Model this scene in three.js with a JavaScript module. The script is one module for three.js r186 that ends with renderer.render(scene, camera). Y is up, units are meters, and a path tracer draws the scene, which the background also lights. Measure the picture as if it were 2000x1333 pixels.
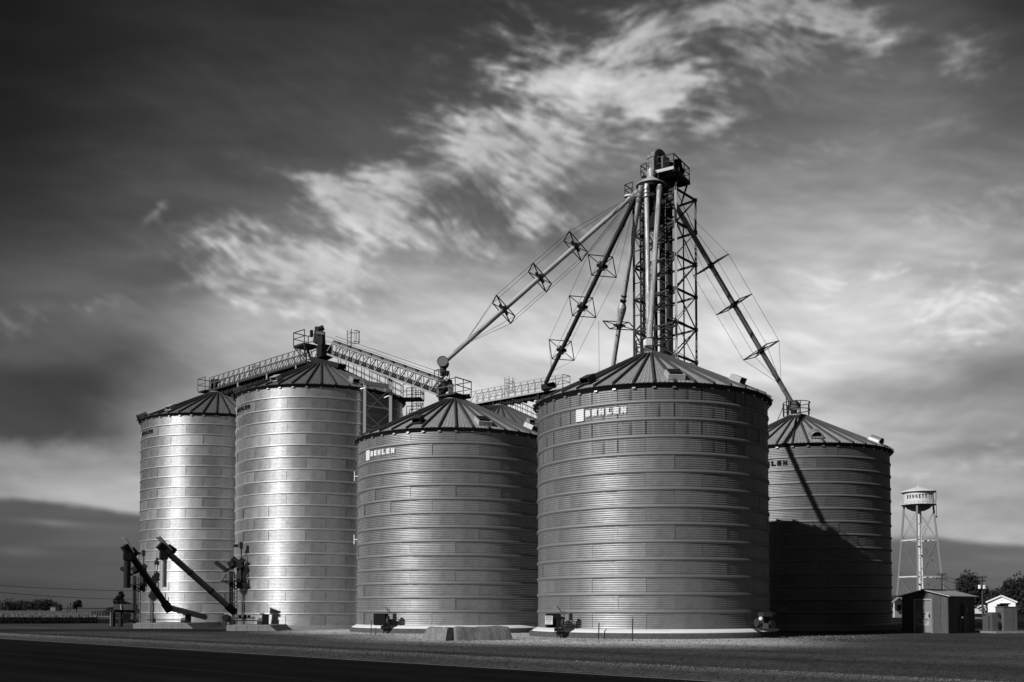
import * as THREE from 'three';
import { mergeGeometries, toCreasedNormals } from 'three/addons/utils/BufferGeometryUtils.js';

// ---------------------------------------------------------------- camera, sky, sun, exposure
const RAD = Math.PI / 180, F = 2000, PITCH = 2.3 * RAD, CX = 1000, CY = 1188 - F * Math.tan(PITCH), EYE = 1.45;
const scene = new THREE.Scene();
const camera = new THREE.PerspectiveCamera(2 * Math.atan(CY / F) / RAD, 2000 / (2 * CY), 0.1, 9000);
camera.setViewOffset(2000, 2 * CY, 0, 0, 2000, 1333);
camera.position.set(0, EYE, 0);
camera.lookAt(0, EYE + Math.sin(PITCH), -Math.cos(PITCH));
camera.updateProjectionMatrix();

const SUN_AZ = -52 * RAD, SUN_EL = 30 * RAD;
const sunDir = new THREE.Vector3(Math.sin(SUN_AZ) * Math.cos(SUN_EL), Math.sin(SUN_EL), Math.cos(SUN_AZ) * Math.cos(SUN_EL));
const sun = new THREE.DirectionalLight(new THREE.Color(1, 1, 1), 4.2);
sun.name = 'sun';
sun.position.copy(sunDir).multiplyScalar(160).add(new THREE.Vector3(0, 0, -70));
sun.target.position.set(0, 0, -70);
sun.castShadow = true;
sun.shadow.mapSize.set(4096, 4096);
Object.assign(sun.shadow.camera, { left: -60, right: 60, top: 60, bottom: -60, near: 1, far: 420 });
scene.add(sun, sun.target);

const renderer = new THREE.WebGLRenderer({ antialias: true });
renderer.toneMapping = THREE.LinearToneMapping;
renderer.toneMappingExposure = 1;
renderer.shadowMap.enabled = true;

// ---------------------------------------------------------------- random numbers and noise
let seed = 12345;
const rnd = () => { seed = (seed * 1664525 + 1013904223) >>> 0; return seed / 4294967296; };
const rr = (a, b) => a + (b - a) * rnd();
const clamp = (x, a = 0, b = 1) => Math.min(b, Math.max(a, x));
const lerp = (a, b, t) => a + (b - a) * t;
const sm = (a, b, x) => { const t = clamp((x - a) / (b - a)); return t * t * (3 - 2 * t); };
const HASH = new Float32Array(65536);
for (let i = 0; i < 65536; i++) HASH[i] = rnd();
const hash = (x, y) => HASH[((x * 7919 + y * 104729) ^ (y * 31 + (x << 7))) & 65535];
function vnoise(x, y) {
  const ix = Math.floor(x), iy = Math.floor(y), fx = x - ix, fy = y - iy, u = fx * fx * (3 - 2 * fx), v = fy * fy * (3 - 2 * fy);
  return lerp(lerp(hash(ix, iy), hash(ix + 1, iy), u), lerp(hash(ix, iy + 1), hash(ix + 1, iy + 1), u), v);
}
function fbm(x, y, n = 4) { let s = 0, a = 0.5, t = 0; for (let i = 0; i < n; i++) { s += a * vnoise(x, y); t += a; a *= 0.5; x = x * 2.03 + 17.3; y = y * 2.03 + 9.1; } return s / t; }

// ---------------------------------------------------------------- the sky: grey cirrus over a dark clear sky, as a function of direction
const GRID = [
  [28, 38, 48, 54, 58, 66, 76, 78, 50], [30, 44, 54, 60, 62, 72, 80, 88, 68], [33, 52, 64, 70, 78, 88, 95, 106, 88], [38, 62, 76, 84, 98, 106, 112, 125, 105],
  [50, 75, 88, 98, 92, 120, 145, 150, 130], [66, 92, 118, 130, 125, 152, 178, 178, 152], [84, 105, 152, 172, 180, 192, 202, 192, 165], [86, 100, 168, 194, 198, 204, 207, 195, 145],
  [122, 128, 176, 197, 202, 207, 204, 168, 138], [138, 154, 182, 196, 200, 202, 190, 166, 150], [152, 165, 182, 190, 195, 195, 180, 165, 155], [140, 150, 170, 185, 190, 190, 175, 160, 150], [130, 140, 160, 175, 180, 180, 165, 150, 140],
];
const cat = (a, b, c, d, t) => b + 0.5 * t * (c - a + t * (2 * a - 5 * b + 4 * c - d + t * (3 * (b - c) + d - a)));
function gridAt(x, y) {
  const gx = clamp(x / 250, 0, 7.999), gy = clamp(y / 100, 0, 11.999), ix = Math.floor(gx), iy = Math.floor(gy), g = (r, c) => GRID[clamp(r, 0, 12)][clamp(c, 0, 8)];
  const row = (r) => cat(g(r, ix - 1), g(r, ix), g(r, ix + 1), g(r, ix + 2), gx - ix);
  return cat(row(iy - 1), row(iy), row(iy + 1), row(iy + 2), gy - iy);
}
// x, y, half length, half width, tilt in degrees, strength, brightness
const WISPS = [
  [1170, 170, 150, 62, 8, 1.0, 205], [1250, 75, 95, 42, -38, 0.8, 165], [1345, 38, 60, 12, -28, 0.5, 130], [1060, 120, 70, 24, 52, 0.5, 140], [1160, 20, 70, 18, 40, 0.3, 95], [1300, 165, 90, 34, -18, 0.7, 160],
  [955, 275, 110, 36, 4, 0.9, 195], [1090, 300, 110, 45, 8, 0.7, 160], [1040, 400, 72, 34, 22, 0.95, 185], [760, 420, 130, 40, 20, 0.95, 188], [850, 345, 120, 36, -14, 0.7, 162], [690, 385, 90, 20, 28, 0.5, 150], [900, 470, 70, 20, 10, 0.5, 150],
  [570, 500, 130, 42, 8, 0.75, 175], [420, 538, 52, 26, -10, 0.75, 170], [620, 545, 110, 30, 5, 0.6, 185], [560, 600, 110, 22, 6, 0.5, 190], [650, 630, 80, 14, 20, 0.4, 200],
  [1470, 22, 85, 24, -10, 0.8, 160], [1640, 62, 85, 38, 14, 0.8, 160], [1690, 78, 50, 26, 10, 0.8, 185], [1490, 95, 90, 26, 12, 0.5, 130], [1610, 20, 90, 20, 10, 0.4, 130], [1885, 118, 40, 36, -50, 0.45, 135], [300, 412, 26, 11, -38, 0.75, 150], [1400, 215, 40, 20, -40, 0.3, 125],
  [1880, 590, 170, 24, -9, 0.55, 205], [1700, 545, 200, 20, -6, 0.4, 205], [1830, 655, 190, 26, -8, 0.45, 190], [1640, 300, 240, 40, -6, 0.2, 140], [1880, 420, 160, 30, -10, 0.3, 175], [1930, 910, 130, 14, -10, 0.35, 170], [1800, 930, 150, 10, -6, 0.35, 180], [1950, 860, 120, 10, -6, 0.3, 160],
  [60, 640, 160, 16, -4, 0.3, 108], [160, 600, 170, 12, -8, 0.3, 112],
];
const LOWS = [[120, 1022, 85, 6, 3, 0.9, 132], [40, 1078, 70, 9, 2, 0.7, 114], [150, 1060, 90, 9, 2, 0.5, 104], [60, 1120, 120, 8, 1, 0.4, 96], [1960, 1090, 70, 6, 2, 0.45, 128]];
const DARKS = [
  [1185, 238, 75, 13, 8, 0.75, 82], [1035, 455, 95, 30, 12, 0.7, 92], [1010, 345, 60, 16, 0, 0.4, 100], [900, 420, 50, 20, 30, 0.4, 105], [1500, 38, 60, 15, 6, 0.55, 78], [1370, 110, 75, 40, -20, 0.4, 76], [290, 520, 100, 22, -10, 0.4, 68], [240, 585, 120, 14, -8, 0.35, 78],
  [130, 760, 120, 55, -14, 0.6, 56], [230, 700, 90, 22, -26, 0.5, 72], [1880, 760, 170, 30, -6, 0.55, 96], [1960, 720, 100, 30, -10, 0.4, 95], [1900, 880, 150, 12, -8, 0.4, 112], [1830, 840, 170, 8, -6, 0.3, 125], [1700, 770, 130, 16, -5, 0.35, 150], [1500, 330, 200, 50, 0, 0.2, 95], [1620, 260, 120, 24, -10, 0.3, 100],
];
function feature(list, x, y, v, dark) {
  for (const [cx, cy, l, w, tilt, amp, lum] of list) {
    const dx = x - cx, dy = y - cy;
    if (Math.abs(dx) + Math.abs(dy) > 3.2 * (l + w)) continue;
    const c = Math.cos(tilt * RAD), t = Math.sin(tilt * RAD), e = ((dx * c + dy * t) / l) ** 2 + ((dy * c - dx * t) / w) ** 2;
    if (e < 6) v = lerp(v, lum, clamp(amp * Math.exp(-0.75 * e) * (0.75 + 0.5 * (fbm(x * 0.01 + cx, y * 0.03, 4) - 0.5))));
  }
  return v;
}
// fibres of cirrus: noise smeared along a slowly turning wind direction
function fibre(x, y, freq, len, n) {
  const g = Math.exp(-(((x - 1290) / 130) ** 2) - ((y - 50) / 95) ** 2), h = sm(1450, 1750, x);
  const th = (24 - 62 * g - 34 * h + 110 * (fbm(x * 0.0055 + 70, y * 0.007 + 20, 3) - 0.5)) * RAD, c = Math.cos(th), t = Math.sin(th);
  let f = 0, wt = 0;
  for (let k = 0; k < n; k++) { const q = (k / (n - 1) - 0.5) * len, bend = 0.0016 * q * q, a = 1 - 0.6 * Math.abs(k / (n - 1) - 0.5) * 2, px = x + q * c - bend * t, py = y + q * t + bend * c; f += a * (0.65 * vnoise(px * freq, py * freq) + 0.35 * vnoise(px * freq * 2.1 + 9, py * freq * 2.1 + 4)); wt += a; }
  return f / wt - 0.5;
}
function cirrus(x, y, rx, ry, v) {
  let open = 1, lum = 0, wt = 1e-6;
  for (const [cx, cy, l, w, tilt, amp, lm] of WISPS) {
    const dx = x - cx, dy = y - cy;
    if (Math.abs(dx) + Math.abs(dy) > 3.4 * (l + w)) continue;
    const c = Math.cos(tilt * RAD), t = Math.sin(tilt * RAD), e = ((dx * c + dy * t) / (l * 1.1)) ** 2 + ((dy * c - dx * t) / (w * 1.15)) ** 2;
    if (e > 7) continue;
    const b = amp * Math.exp(-0.8 * e); open *= 1 - Math.min(0.97, b); lum += b * lm; wt += b;
  }
  const d = 1 - open;
  if (d < 0.01) return v;
  const f = 2.2 * fibre(rx, ry, 0.032, 85, 13) + 2.0 * fibre(rx + 9, ry, 0.085, 40, 12) + 1.3 * fibre(rx + 4, ry + 5, 0.17, 24, 10) + 1.7 * (fbm(rx * 0.011 + 3, ry * 0.017, 5) - 0.5) + 0.7 * (fbm(rx * 0.07, ry * 0.09, 4) - 0.5);
  return lerp(v, Math.min(228, (lum / wt) * (1.03 + 0.15 * f)), clamp(sm(0.0, 1.0, d * 1.08 + 0.85 * f * Math.sqrt(d) * (1.15 - 0.7 * d)), 0, 0.97));
}
function skyFront(x, y) {
  const a = fbm(x * 0.006, y * 0.009, 4) - 0.5, b = fbm(x * 0.006 + 31, y * 0.009 + 11, 4) - 0.5, c = fbm(x * 0.03 + 5, y * 0.045, 4) - 0.5, d = fbm(x * 0.03 + 50, y * 0.045 + 8, 4) - 0.5;
  const wx = x + 90 * a + 22 * c, wy = y + 50 * b + 16 * d;
  let v = gridAt(x + 60 * a, y + 40 * b) * 1.05;
  v *= 1 + 0.3 * (fbm(x * 0.0035 + y * 0.0015, y * 0.018 - x * 0.002, 5) - 0.5) + 0.1 * (fbm(x * 0.012 + 3, y * 0.05, 4) - 0.5);
  const blob = sm(300, 130, wx) * sm(690, 760, y + 40 * b - 0.12 * (x - 100)) * sm(884 + x * 0.06, 838 + x * 0.03, y + 26 * d + 16 * b);
  v = lerp(v, 60, 0.8 * blob);
  v *= 1 + 0.22 * fibre(x + 40, y + 500, 0.045, 110, 9) * sm(150, 450, x + 0.4 * y) + 0.12 * fibre(x, y + 900, 0.1, 50, 7) * sm(300, 700, x);
  v = feature(DARKS, wx, wy, v, true);
  v = cirrus(x + 60 * a + 14 * c, y + 36 * b + 12 * d, x, y, v);
  const yb = x < 1000 ? 974 + 28 * sm(20, 300, x) : 1050 + Math.max(0, x - 1820) * 0.08;
  const deck = sm(yb - 6, yb + 11, y + 7 * d + 3 * b);
  let low = lerp(x < 1000 ? 90 : 106, x < 1000 ? 76 : 92, clamp((y - yb) / 170)) + (x < 1000 ? 8 * sm(0, 260, x) : 0);
  low *= 1 + 0.16 * (fbm(x * 0.006, y * 0.05, 4) - 0.5);
  low = feature(LOWS, wx, y + 4 * d, low, false);
  return lerp(v, low, deck);
}
function skyRest(az, el) {
  const x = az / RAD, y = el / RAD;
  let v = lerp(84, 26, sm(6, 40, y)) * (0.8 + 0.4 * fbm(x * 0.03, y * 0.12, 4));
  const near = (k) => Math.sin(az) * k, band = fbm(near(9) + y * 0.05, Math.cos(az) * 9 + y * 0.16, 5);
  v = lerp(v, 120, 0.5 * sm(0.52, 0.74, band) * sm(50, 18, y));
  v = lerp(v, lerp(100, 82, clamp((6 - y) / 6)), sm(6.6, 6.2, y));
  return v;
}
const toLin = (v) => { const c = clamp(v / 255, 0, 1); return c <= 0.04045 ? c / 12.92 : ((c + 0.055) / 1.055) ** 2.4; };
{
  const W = 4096, H = 2048, data = new Float32Array(W * H * 4), cp = Math.cos(PITCH), sp = Math.sin(PITCH);
  for (let j = 0; j < H; j++) {
    const el = ((j + 0.5) / H - 0.5) * Math.PI;
    for (let i = 0; i < W; i++) {
      const k = (j * W + i) * 4;
      let lum = 0.05;
      if (el > -0.01) {
        const t = ((i + 0.5) / W - 0.5) * 2 * Math.PI, x = Math.cos(t) * Math.cos(el), y = Math.sin(el), z = Math.sin(t) * Math.cos(el);
        const depth = y * sp - z * cp;
        let w = 0, px = 0, py = 0;
        if (depth > 0.25) {
          px = CX + (F * x) / depth; py = CY - (F * (y * cp + z * sp)) / depth;
          w = sm(-520, -60, px) * sm(2520, 2060, px) * sm(-480, -40, py);
        }
        let v = w > 0 ? skyFront(px, py) : 0;
        if (w < 1) v = lerp(skyRest(Math.atan2(x, -z), el), v, w);
        lum = toLin(v);
      }
      data[k] = data[k + 1] = data[k + 2] = lum; data[k + 3] = 1;
    }
  }
  const sky = new THREE.DataTexture(data, W, H, THREE.RGBAFormat, THREE.FloatType);
  sky.mapping = THREE.EquirectangularReflectionMapping;
  sky.magFilter = sky.minFilter = THREE.LinearFilter;
  sky.needsUpdate = true;
  scene.background = sky;
  scene.environment = sky;
}

// ---------------------------------------------------------------- places from pixels of the 2000 x 1333 photograph
const V = (x, y, z) => new THREE.Vector3(x, y, z);
function P(px, py, d) {
  const x = (px - CX) / F, y = (CY - py) / F, cp = Math.cos(PITCH), sp = Math.sin(PITCH), dy = y * cp + sp, dz = y * sp - cp, t = d / -dz;
  return V(x * t, EYE + dy * t, -d);
}
function G(px, py) { const a = P(px, py, 1), t = EYE / (EYE - a.y); return V(a.x * t, 0, -t); }
const add = (a, b, k = 1) => a.clone().addScaledVector(b, k);
const mixv = (a, b, t) => a.clone().lerp(b, t);

// ---------------------------------------------------------------- materials
function tex(w, h, fn, { srgb = false, repeat } = {}) {
  const d = new Uint8Array(w * h * 4);
  for (let j = 0; j < h; j++) for (let i = 0; i < w; i++) { const v = clamp(fn(i / w, j / h, i, j)) * 255, k = (j * w + i) * 4; d[k] = d[k + 1] = d[k + 2] = v; d[k + 3] = 255; }
  const t = new THREE.DataTexture(d, w, h);
  t.wrapS = t.wrapT = THREE.RepeatWrapping; t.magFilter = THREE.LinearFilter; t.minFilter = THREE.LinearMipmapLinearFilter; t.generateMipmaps = true;
  if (srgb) t.colorSpace = THREE.SRGBColorSpace;
  if (repeat) t.repeat.set(...repeat);
  t.needsUpdate = true;
  return t;
}
// noise that tiles: value noise on a wrapped lattice
function tileNoise(n, s) { const a = []; for (let i = 0; i < n * n; i++) a.push(hash(i * 3 + s * 977, s + i)); return (u, v) => { const x = u * n, y = v * n, ix = Math.floor(x), iy = Math.floor(y), fx = x - ix, fy = y - iy, p = fx * fx * (3 - 2 * fx), q = fy * fy * (3 - 2 * fy), g = (i, j) => a[(((j % n) + n) % n) * n + (((i % n) + n) % n)]; return lerp(lerp(g(ix, iy), g(ix + 1, iy), p), lerp(g(ix, iy + 1), g(ix + 1, iy + 1), p), q); }; }
const N8 = tileNoise(8, 1), N16 = tileNoise(16, 2), N32 = tileNoise(32, 3), N64 = tileNoise(64, 4), N128 = tileNoise(128, 5), N256 = tileNoise(256, 6);
const tfbm = (u, v) => 0.32 * N8(u, v) + 0.25 * N16(u, v) + 0.2 * N32(u, v) + 0.13 * N64(u, v) + 0.1 * N128(u, v);
const texWear = tex(512, 512, (u, v) => 0.62 + 0.5 * tfbm(u, v) - 0.12 * (N128(u, v) > 0.8 ? 1 : 0));
const texStreak = tex(512, 512, (u, v) => { const s = N64(u, v * 0.03), t = N128(u, v * 0.06 + 0.3), m = tfbm(u, v); return 0.55 + 0.3 * m + 0.22 * t - 0.6 * sm(0.6, 0.85, s) * sm(0.35, 0.6, m); });
const texRough = tex(512, 512, (u, v) => 0.7 + 0.35 * tfbm(u, v));
const texConcrete = tex(512, 512, (u, v) => 0.45 + 0.65 * tfbm(u, v) - 0.25 * sm(0.72, 0.85, N64(u, v)));
const texGravel = tex(1024, 1024, (u, v, i, j) => { const n = 0.25 + 0.3 * N256(u, v) + 0.3 * N128(u, v) + 0.2 * hash(i, j) + 0.25 * (tfbm(u, v) - 0.5); return clamp(0.56 + 1.5 * (n - 0.62)); });
const texAsphalt = tex(512, 512, (u, v, i, j) => 0.55 + 0.3 * hash(i, j) + 0.4 * (tfbm(u, v) - 0.5));
const texPipe = tex(256, 256, (u, v) => { const m = tfbm(u, v), s = N32(u * 0.5, v * 0.2); return 0.5 + 0.5 * m + 0.25 * (s - 0.5) - 0.35 * sm(0.6, 0.75, N16(u, v)); });
const rep = (t, x, y) => { const c = t.clone(); c.repeat.set(x, y); c.needsUpdate = true; return c; };
const std = (g, metalness, roughness, more = {}) => new THREE.MeshPhysicalMaterial({ color: new THREE.Color().setRGB(g, g, g), metalness, roughness, specularIntensity: metalness > 0.4 ? 1 : roughness > 0.85 ? 0.08 : 0.35, ...more });
const wearA = rep(texWear, 0.31, 0.27), wearR = rep(texRough, 0.23, 0.29);
const shiny = [0.49, 0.465, 0.51, 0.45, 0.48].map((g, i) => std(g, 0.86, 0.46 + 0.04 * (i % 3), { map: wearA, roughnessMap: wearR }));
const aged = [0.31, 0.295, 0.325, 0.315, 0.30].map((g, i) => std(g, 0.68, 0.5 + 0.03 * (i % 3), { map: rep(texWear, 0.2, 0.23), roughnessMap: wearR }));
const duller = [0.24, 0.22, 0.255].map((g, i) => std(g, 0.7, 0.52 + 0.02 * (i % 3), { map: rep(texWear, 0.2, 0.23), roughnessMap: wearR }));
const stained = [0.27, 0.23, 0.30].map((g) => std(g, 0.62, 0.58, { map: rep(texStreak, 0.16, 0.07) }));
const bandShiny = std(0.62, 0.9, 0.45), bandAged = std(0.22, 0.6, 0.62);
const roofSteel = [0.46, 0.43, 0.48].map((g) => std(g, 0.45, 0.6, { map: rep(texWear, 0.4, 0.3) })), ribSteel = std(0.07, 0.3, 0.7);
const roofNew = [0.40, 0.37, 0.42].map((g) => std(g, 0.75, 0.45, { map: rep(texWear, 0.4, 0.3) }));
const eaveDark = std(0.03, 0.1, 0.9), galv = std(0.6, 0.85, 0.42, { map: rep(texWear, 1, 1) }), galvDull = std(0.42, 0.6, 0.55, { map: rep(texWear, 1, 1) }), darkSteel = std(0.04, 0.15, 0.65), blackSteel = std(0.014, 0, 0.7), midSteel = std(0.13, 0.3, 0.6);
const palePipe = std(0.66, 0.25, 0.5, { map: rep(texPipe, 1, 1) }), wornPipe = std(0.4, 0.5, 0.5, { map: rep(texPipe, 2, 3) }), darkPipe = std(0.1, 0.3, 0.5, { map: rep(texPipe, 2, 3) });
const whitePaint = std(0.8, 0, 0.6), concrete = std(0.42, 0, 0.9, { map: texConcrete, bumpMap: texConcrete, bumpScale: 0.012 }), paleConcrete = std(0.85, 0, 0.85, { map: rep(texWear, 0.5, 0.5) }), concreteSlab = std(0.3, 0, 0.9, { map: texConcrete });
const ventGrey = std(0.4, 0, 0.6), fanBlack = std(0.007, 0, 0.8), wireMat = std(0.05, 0.5, 0.5), leafMat = std(0.035, 0, 0.9), leafMat2 = std(0.05, 0, 0.9), barkMat = std(0.06, 0, 0.9), glassDark = std(0.02, 0, 0.15);

// ---------------------------------------------------------------- builders
const taken = {};
const numbered = (n) => { taken[n] = (taken[n] ?? -1) + 1; return taken[n] ? n + '_' + String(taken[n]).padStart(3, '0') : n; };
function tag(o, label, category, group) { o.userData = { label, category }; if (group) o.userData.group = group; return o; }
function thing(name, label, category, pos, group) { const o = new THREE.Group(); o.name = numbered(name); o.position.copy(pos); tag(o, label, category, group); scene.add(o); return o; }
function struct(name, geo, mat) { const m = new THREE.Mesh(geo, mat); m.name = numbered(name); m.userData = { kind: 'structure' }; scene.add(m); return m; }
const offset = (o) => { const p = V(0, 0, 0); for (let q = o; q && q !== scene; q = q.parent) p.add(q.position); return p; };
function part(parent, name, geo, mat, at, label) { const m = new THREE.Mesh(geo, mat); m.name = name; if (at) m.position.copy(at).sub(offset(parent)); if (label) m.userData.label = label; parent.add(m); return m; }
// a geometry in world coordinates
function solid(parent, name, geos, mat, label) { const list = [].concat(geos).map((g) => (g.index ? g.toNonIndexed() : g)), g = list.length > 1 ? mergeGeometries(list.map((x) => { for (const k of Object.keys(x.attributes)) if (!['position', 'normal', 'uv'].includes(k)) x.deleteAttribute(k); return x; })) : list[0], p = offset(parent); g.translate(-p.x, -p.y, -p.z); return part(parent, name, g, mat, null, label); }
const UBOX = new THREE.BoxGeometry(1, 1, 1), UCYL = new THREE.CylinderGeometry(1, 1, 1, 14), UROD = new THREE.CylinderGeometry(1, 1, 1, 6);
const basis = (a, b, side) => { const y = b.clone().sub(a).normalize(); let x = side ? side.clone() : V(0, 1, 0).cross(y); if (x.lengthSq() < 1e-6) x = V(1, 0, 0); x.addScaledVector(y, -x.dot(y)).normalize(); return new THREE.Matrix4().makeBasis(x, y, x.clone().cross(y)); };
function span(parent, name, geo, mat, a, b, w, h, side) { const m = part(parent, name, geo, mat, mixv(a, b, 0.5)); m.quaternion.setFromRotationMatrix(basis(a, b, side)); m.scale.set(w, a.distanceTo(b), h); return m; }
const bar = (parent, name, mat, a, b, w, h = w, side) => span(parent, name, UBOX, mat, a, b, w, h, side);
const rod = (parent, name, mat, a, b, r) => span(parent, name, r > 0.06 ? UCYL : UROD, mat, a, b, r, r);
function box(parent, name, mat, c, [w, h, d], turn = 0) { const m = part(parent, name, UBOX, mat, c); m.scale.set(w, h, d); m.rotation.y = turn; return m; }
const gBar = (a, b, w, h = w, side) => { const g = UBOX.clone(); g.scale(w, a.distanceTo(b), h); g.applyMatrix4(basis(a, b, side)); const c = mixv(a, b, 0.5); g.translate(c.x, c.y, c.z); return g; };
const gRod = (a, b, r, r2 = r, n = 12) => { const g = new THREE.CylinderGeometry(r2, r, a.distanceTo(b), n); g.applyMatrix4(basis(a, b)); const c = mixv(a, b, 0.5); g.translate(c.x, c.y, c.z); return g; };
const gBox = (c, [w, h, d], turn = 0) => { const g = new THREE.BoxGeometry(w, h, d); g.rotateY(turn); g.translate(c.x, c.y, c.z); return g; };
const up = V(0, 1, 0);
// posts, rails and optional diagonals between two floor points
function railing(parent, a, b, n, h, mat, { diag = false, w = 0.045, mid = true, ends = true } = {}) {
  for (let i = ends ? 0 : 1; i <= (ends ? n : n - 1); i++) { const p = mixv(a, b, i / n); bar(parent, 'post', mat, p, add(p, up, h), w); }
  bar(parent, 'top_rail', mat, add(a, up, h), add(b, up, h), w);
  if (mid) bar(parent, 'mid_rail', mat, add(a, up, h * 0.5), add(b, up, h * 0.5), w * 0.8);
  if (diag) for (let i = 0; i < n; i++) bar(parent, 'brace', mat, mixv(a, b, i / n), add(mixv(a, b, (i + 1) / n), up, h), w * 0.8);
}
function ladderCage(parent, base, h, out, mat, w = 0.5) {          // rungs, stiles and hoops standing off a wall; out = horizontal unit vector
  const s = V(-out.z, 0, out.x);
  for (const k of [-1, 1]) bar(parent, 'stile', mat, add(base, s, k * w / 2), add(add(base, s, k * w / 2), up, h), 0.05);
  for (let y = 0.15; y < h; y += 0.3) bar(parent, 'rung', mat, add(add(base, s, -w / 2), up, y), add(add(base, s, w / 2), up, y), 0.03);
  const at = (t, y) => add(add(add(base, s, Math.sin(t) * 0.36), out, 0.1 + 0.36 - Math.cos(t) * 0.36 + (Math.abs(t) < 1 ? 0 : 0)), up, y);
  for (let y = h * 0.35; y <= h + 0.01; y += 0.8) for (let k = -3; k < 3; k++) bar(parent, 'hoop', mat, at(Math.PI + k * 0.8, y), at(Math.PI + (k + 1) * 0.8, y), 0.04);
  for (let k = -2; k <= 2; k++) bar(parent, 'cage_strap', mat, at(Math.PI + k * 0.9, h * 0.35), at(Math.PI + k * 0.9, h), 0.03);
}

// ---------------------------------------------------------------- ground, road, field
const LOTX0 = -75, LOTX1 = 75, LOTZ0 = -5, LOTZ1 = -120;
const roadDist = (x, z) => (z - x + 24.2) / Math.SQRT2;            // metres from the asphalt edge; positive on the road
struct('ground', new THREE.CircleGeometry(4500, 96).rotateX(-Math.PI / 2).translate(0, -0.03, 0), std(0.03, 0, 0.95));
{
  const nx = 300, nz = 230, g = new THREE.PlaneGeometry(LOTX1 - LOTX0, LOTZ0 - LOTZ1, nx, nz).rotateX(-Math.PI / 2).translate(0, 0, (LOTZ0 + LOTZ1) / 2), p = g.attributes.position, c = new Float32Array(p.count * 3), uv = g.attributes.uv;
  for (let i = 0; i < p.count; i++) {
    const x = p.getX(i), z = p.getZ(i), d = -roadDist(x, z), al = (x + z) * 0.7071, n = 0.5 * fbm(x * 0.22 + 40, z * 0.22 + 40, 4) + 0.5 * fbm(al * 0.035 + 3, d * 0.55 + 8, 4), m = fbm(al * 0.02 + 9, d * 0.12 + 7, 3);
    let t = 0.062 + 0.06 * (m - 0.5);
    const dD = Math.hypot(x - 7.36, z + 53.8), dC = Math.hypot(x + 3.63, z + 64.1), apron = Math.max(sm(18.5, 10.5, dD + 5 * (n - 0.5)) * sm(15, 9, x) * sm(3.5, 7, d), 0.8 * sm(13, 8, dC + 2.5 * (n - 0.5)));
    t = lerp(t, 0.5, apron);
    t = lerp(t, 0.15, 0.85 * Math.exp(-(((d - 3 + 1.2 * (n - 0.5)) / 0.55) ** 2)));          // windrow beside the road
    t = lerp(t, 0.075, 0.7 * Math.exp(-(((d - 6 + 1.2 * (n - 0.5)) / 0.9) ** 2)));
    t = lerp(t, 0.016, 0.8 * Math.exp(-(((d - 4.6 + (n - 0.5)) / 0.8) ** 2)) * sm(14, -4, x));
    t = lerp(t, 0.016, 0.85 * sm(-12, -20, x + 3 * (n - 0.5)) * sm(-60, -64, z + 2 * (n - 0.5)) * sm(-74, -70, z + x * 0.05));
    for (const k of [8.2, 10, 13.4, 15.2]) t *= 1 - 0.3 * Math.exp(-(((d - k - 0.8 * Math.sin(al * 0.05 + k)) / 0.28) ** 2)) * sm(0.35, 0.55, fbm(al * 0.06, k, 2));
    t *= 0.5 + 1.0 * n;
    c[i * 3] = c[i * 3 + 1] = c[i * 3 + 2] = t;
    const far = sm(-10, -30, x) * 0.02;
    p.setY(i, d < 0.4 ? -0.01 : 0.05 * (n - 0.5) * sm(0.4, 2, d) + 0.04 * Math.exp(-(((d - 3) / 0.5) ** 2)) - far * 0);
    uv.setXY(i, x / 11, z / 11);
  }
  g.setAttribute('color', new THREE.BufferAttribute(c, 3)); g.computeVertexNormals();
  struct('gravel_lot', g, new THREE.MeshPhysicalMaterial({ vertexColors: true, map: texGravel, bumpMap: texGravel, bumpScale: 0.016, roughness: 0.95, specularIntensity: 0.05, color: new THREE.Color(1.7, 1.7, 1.7) }));
}
const strip = (d0, d1, y, len = 900, uvs = 6) => {                   // a band along the road between two distances from the edge
  const a = V(Math.SQRT1_2, 0, Math.SQRT1_2), n = V(-Math.SQRT1_2, 0, Math.SQRT1_2), o = V(24.2 / 2, 0, -24.2 / 2), pos = [], uv = [], idx = [], N = 60;
  for (let i = 0; i <= N; i++) for (const d of [d0, d1]) { const s = lerp(-len, 120, i / N), q = add(add(o, a, s), n, d); pos.push(q.x, y, q.z); uv.push(s / uvs, d / uvs); }
  for (let i = 0; i < N; i++) idx.push(2 * i, 2 * i + 1, 2 * i + 2, 2 * i + 1, 2 * i + 3, 2 * i + 2);
  const g = new THREE.BufferGeometry(); g.setAttribute('position', new THREE.Float32BufferAttribute(pos, 3)); g.setAttribute('uv', new THREE.Float32BufferAttribute(uv, 2)); g.setIndex(idx); g.computeVertexNormals();
  if (g.attributes.normal.getY(0) < 0) { g.setIndex(idx.reverse()); g.computeVertexNormals(); }
  return g;
};
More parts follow.
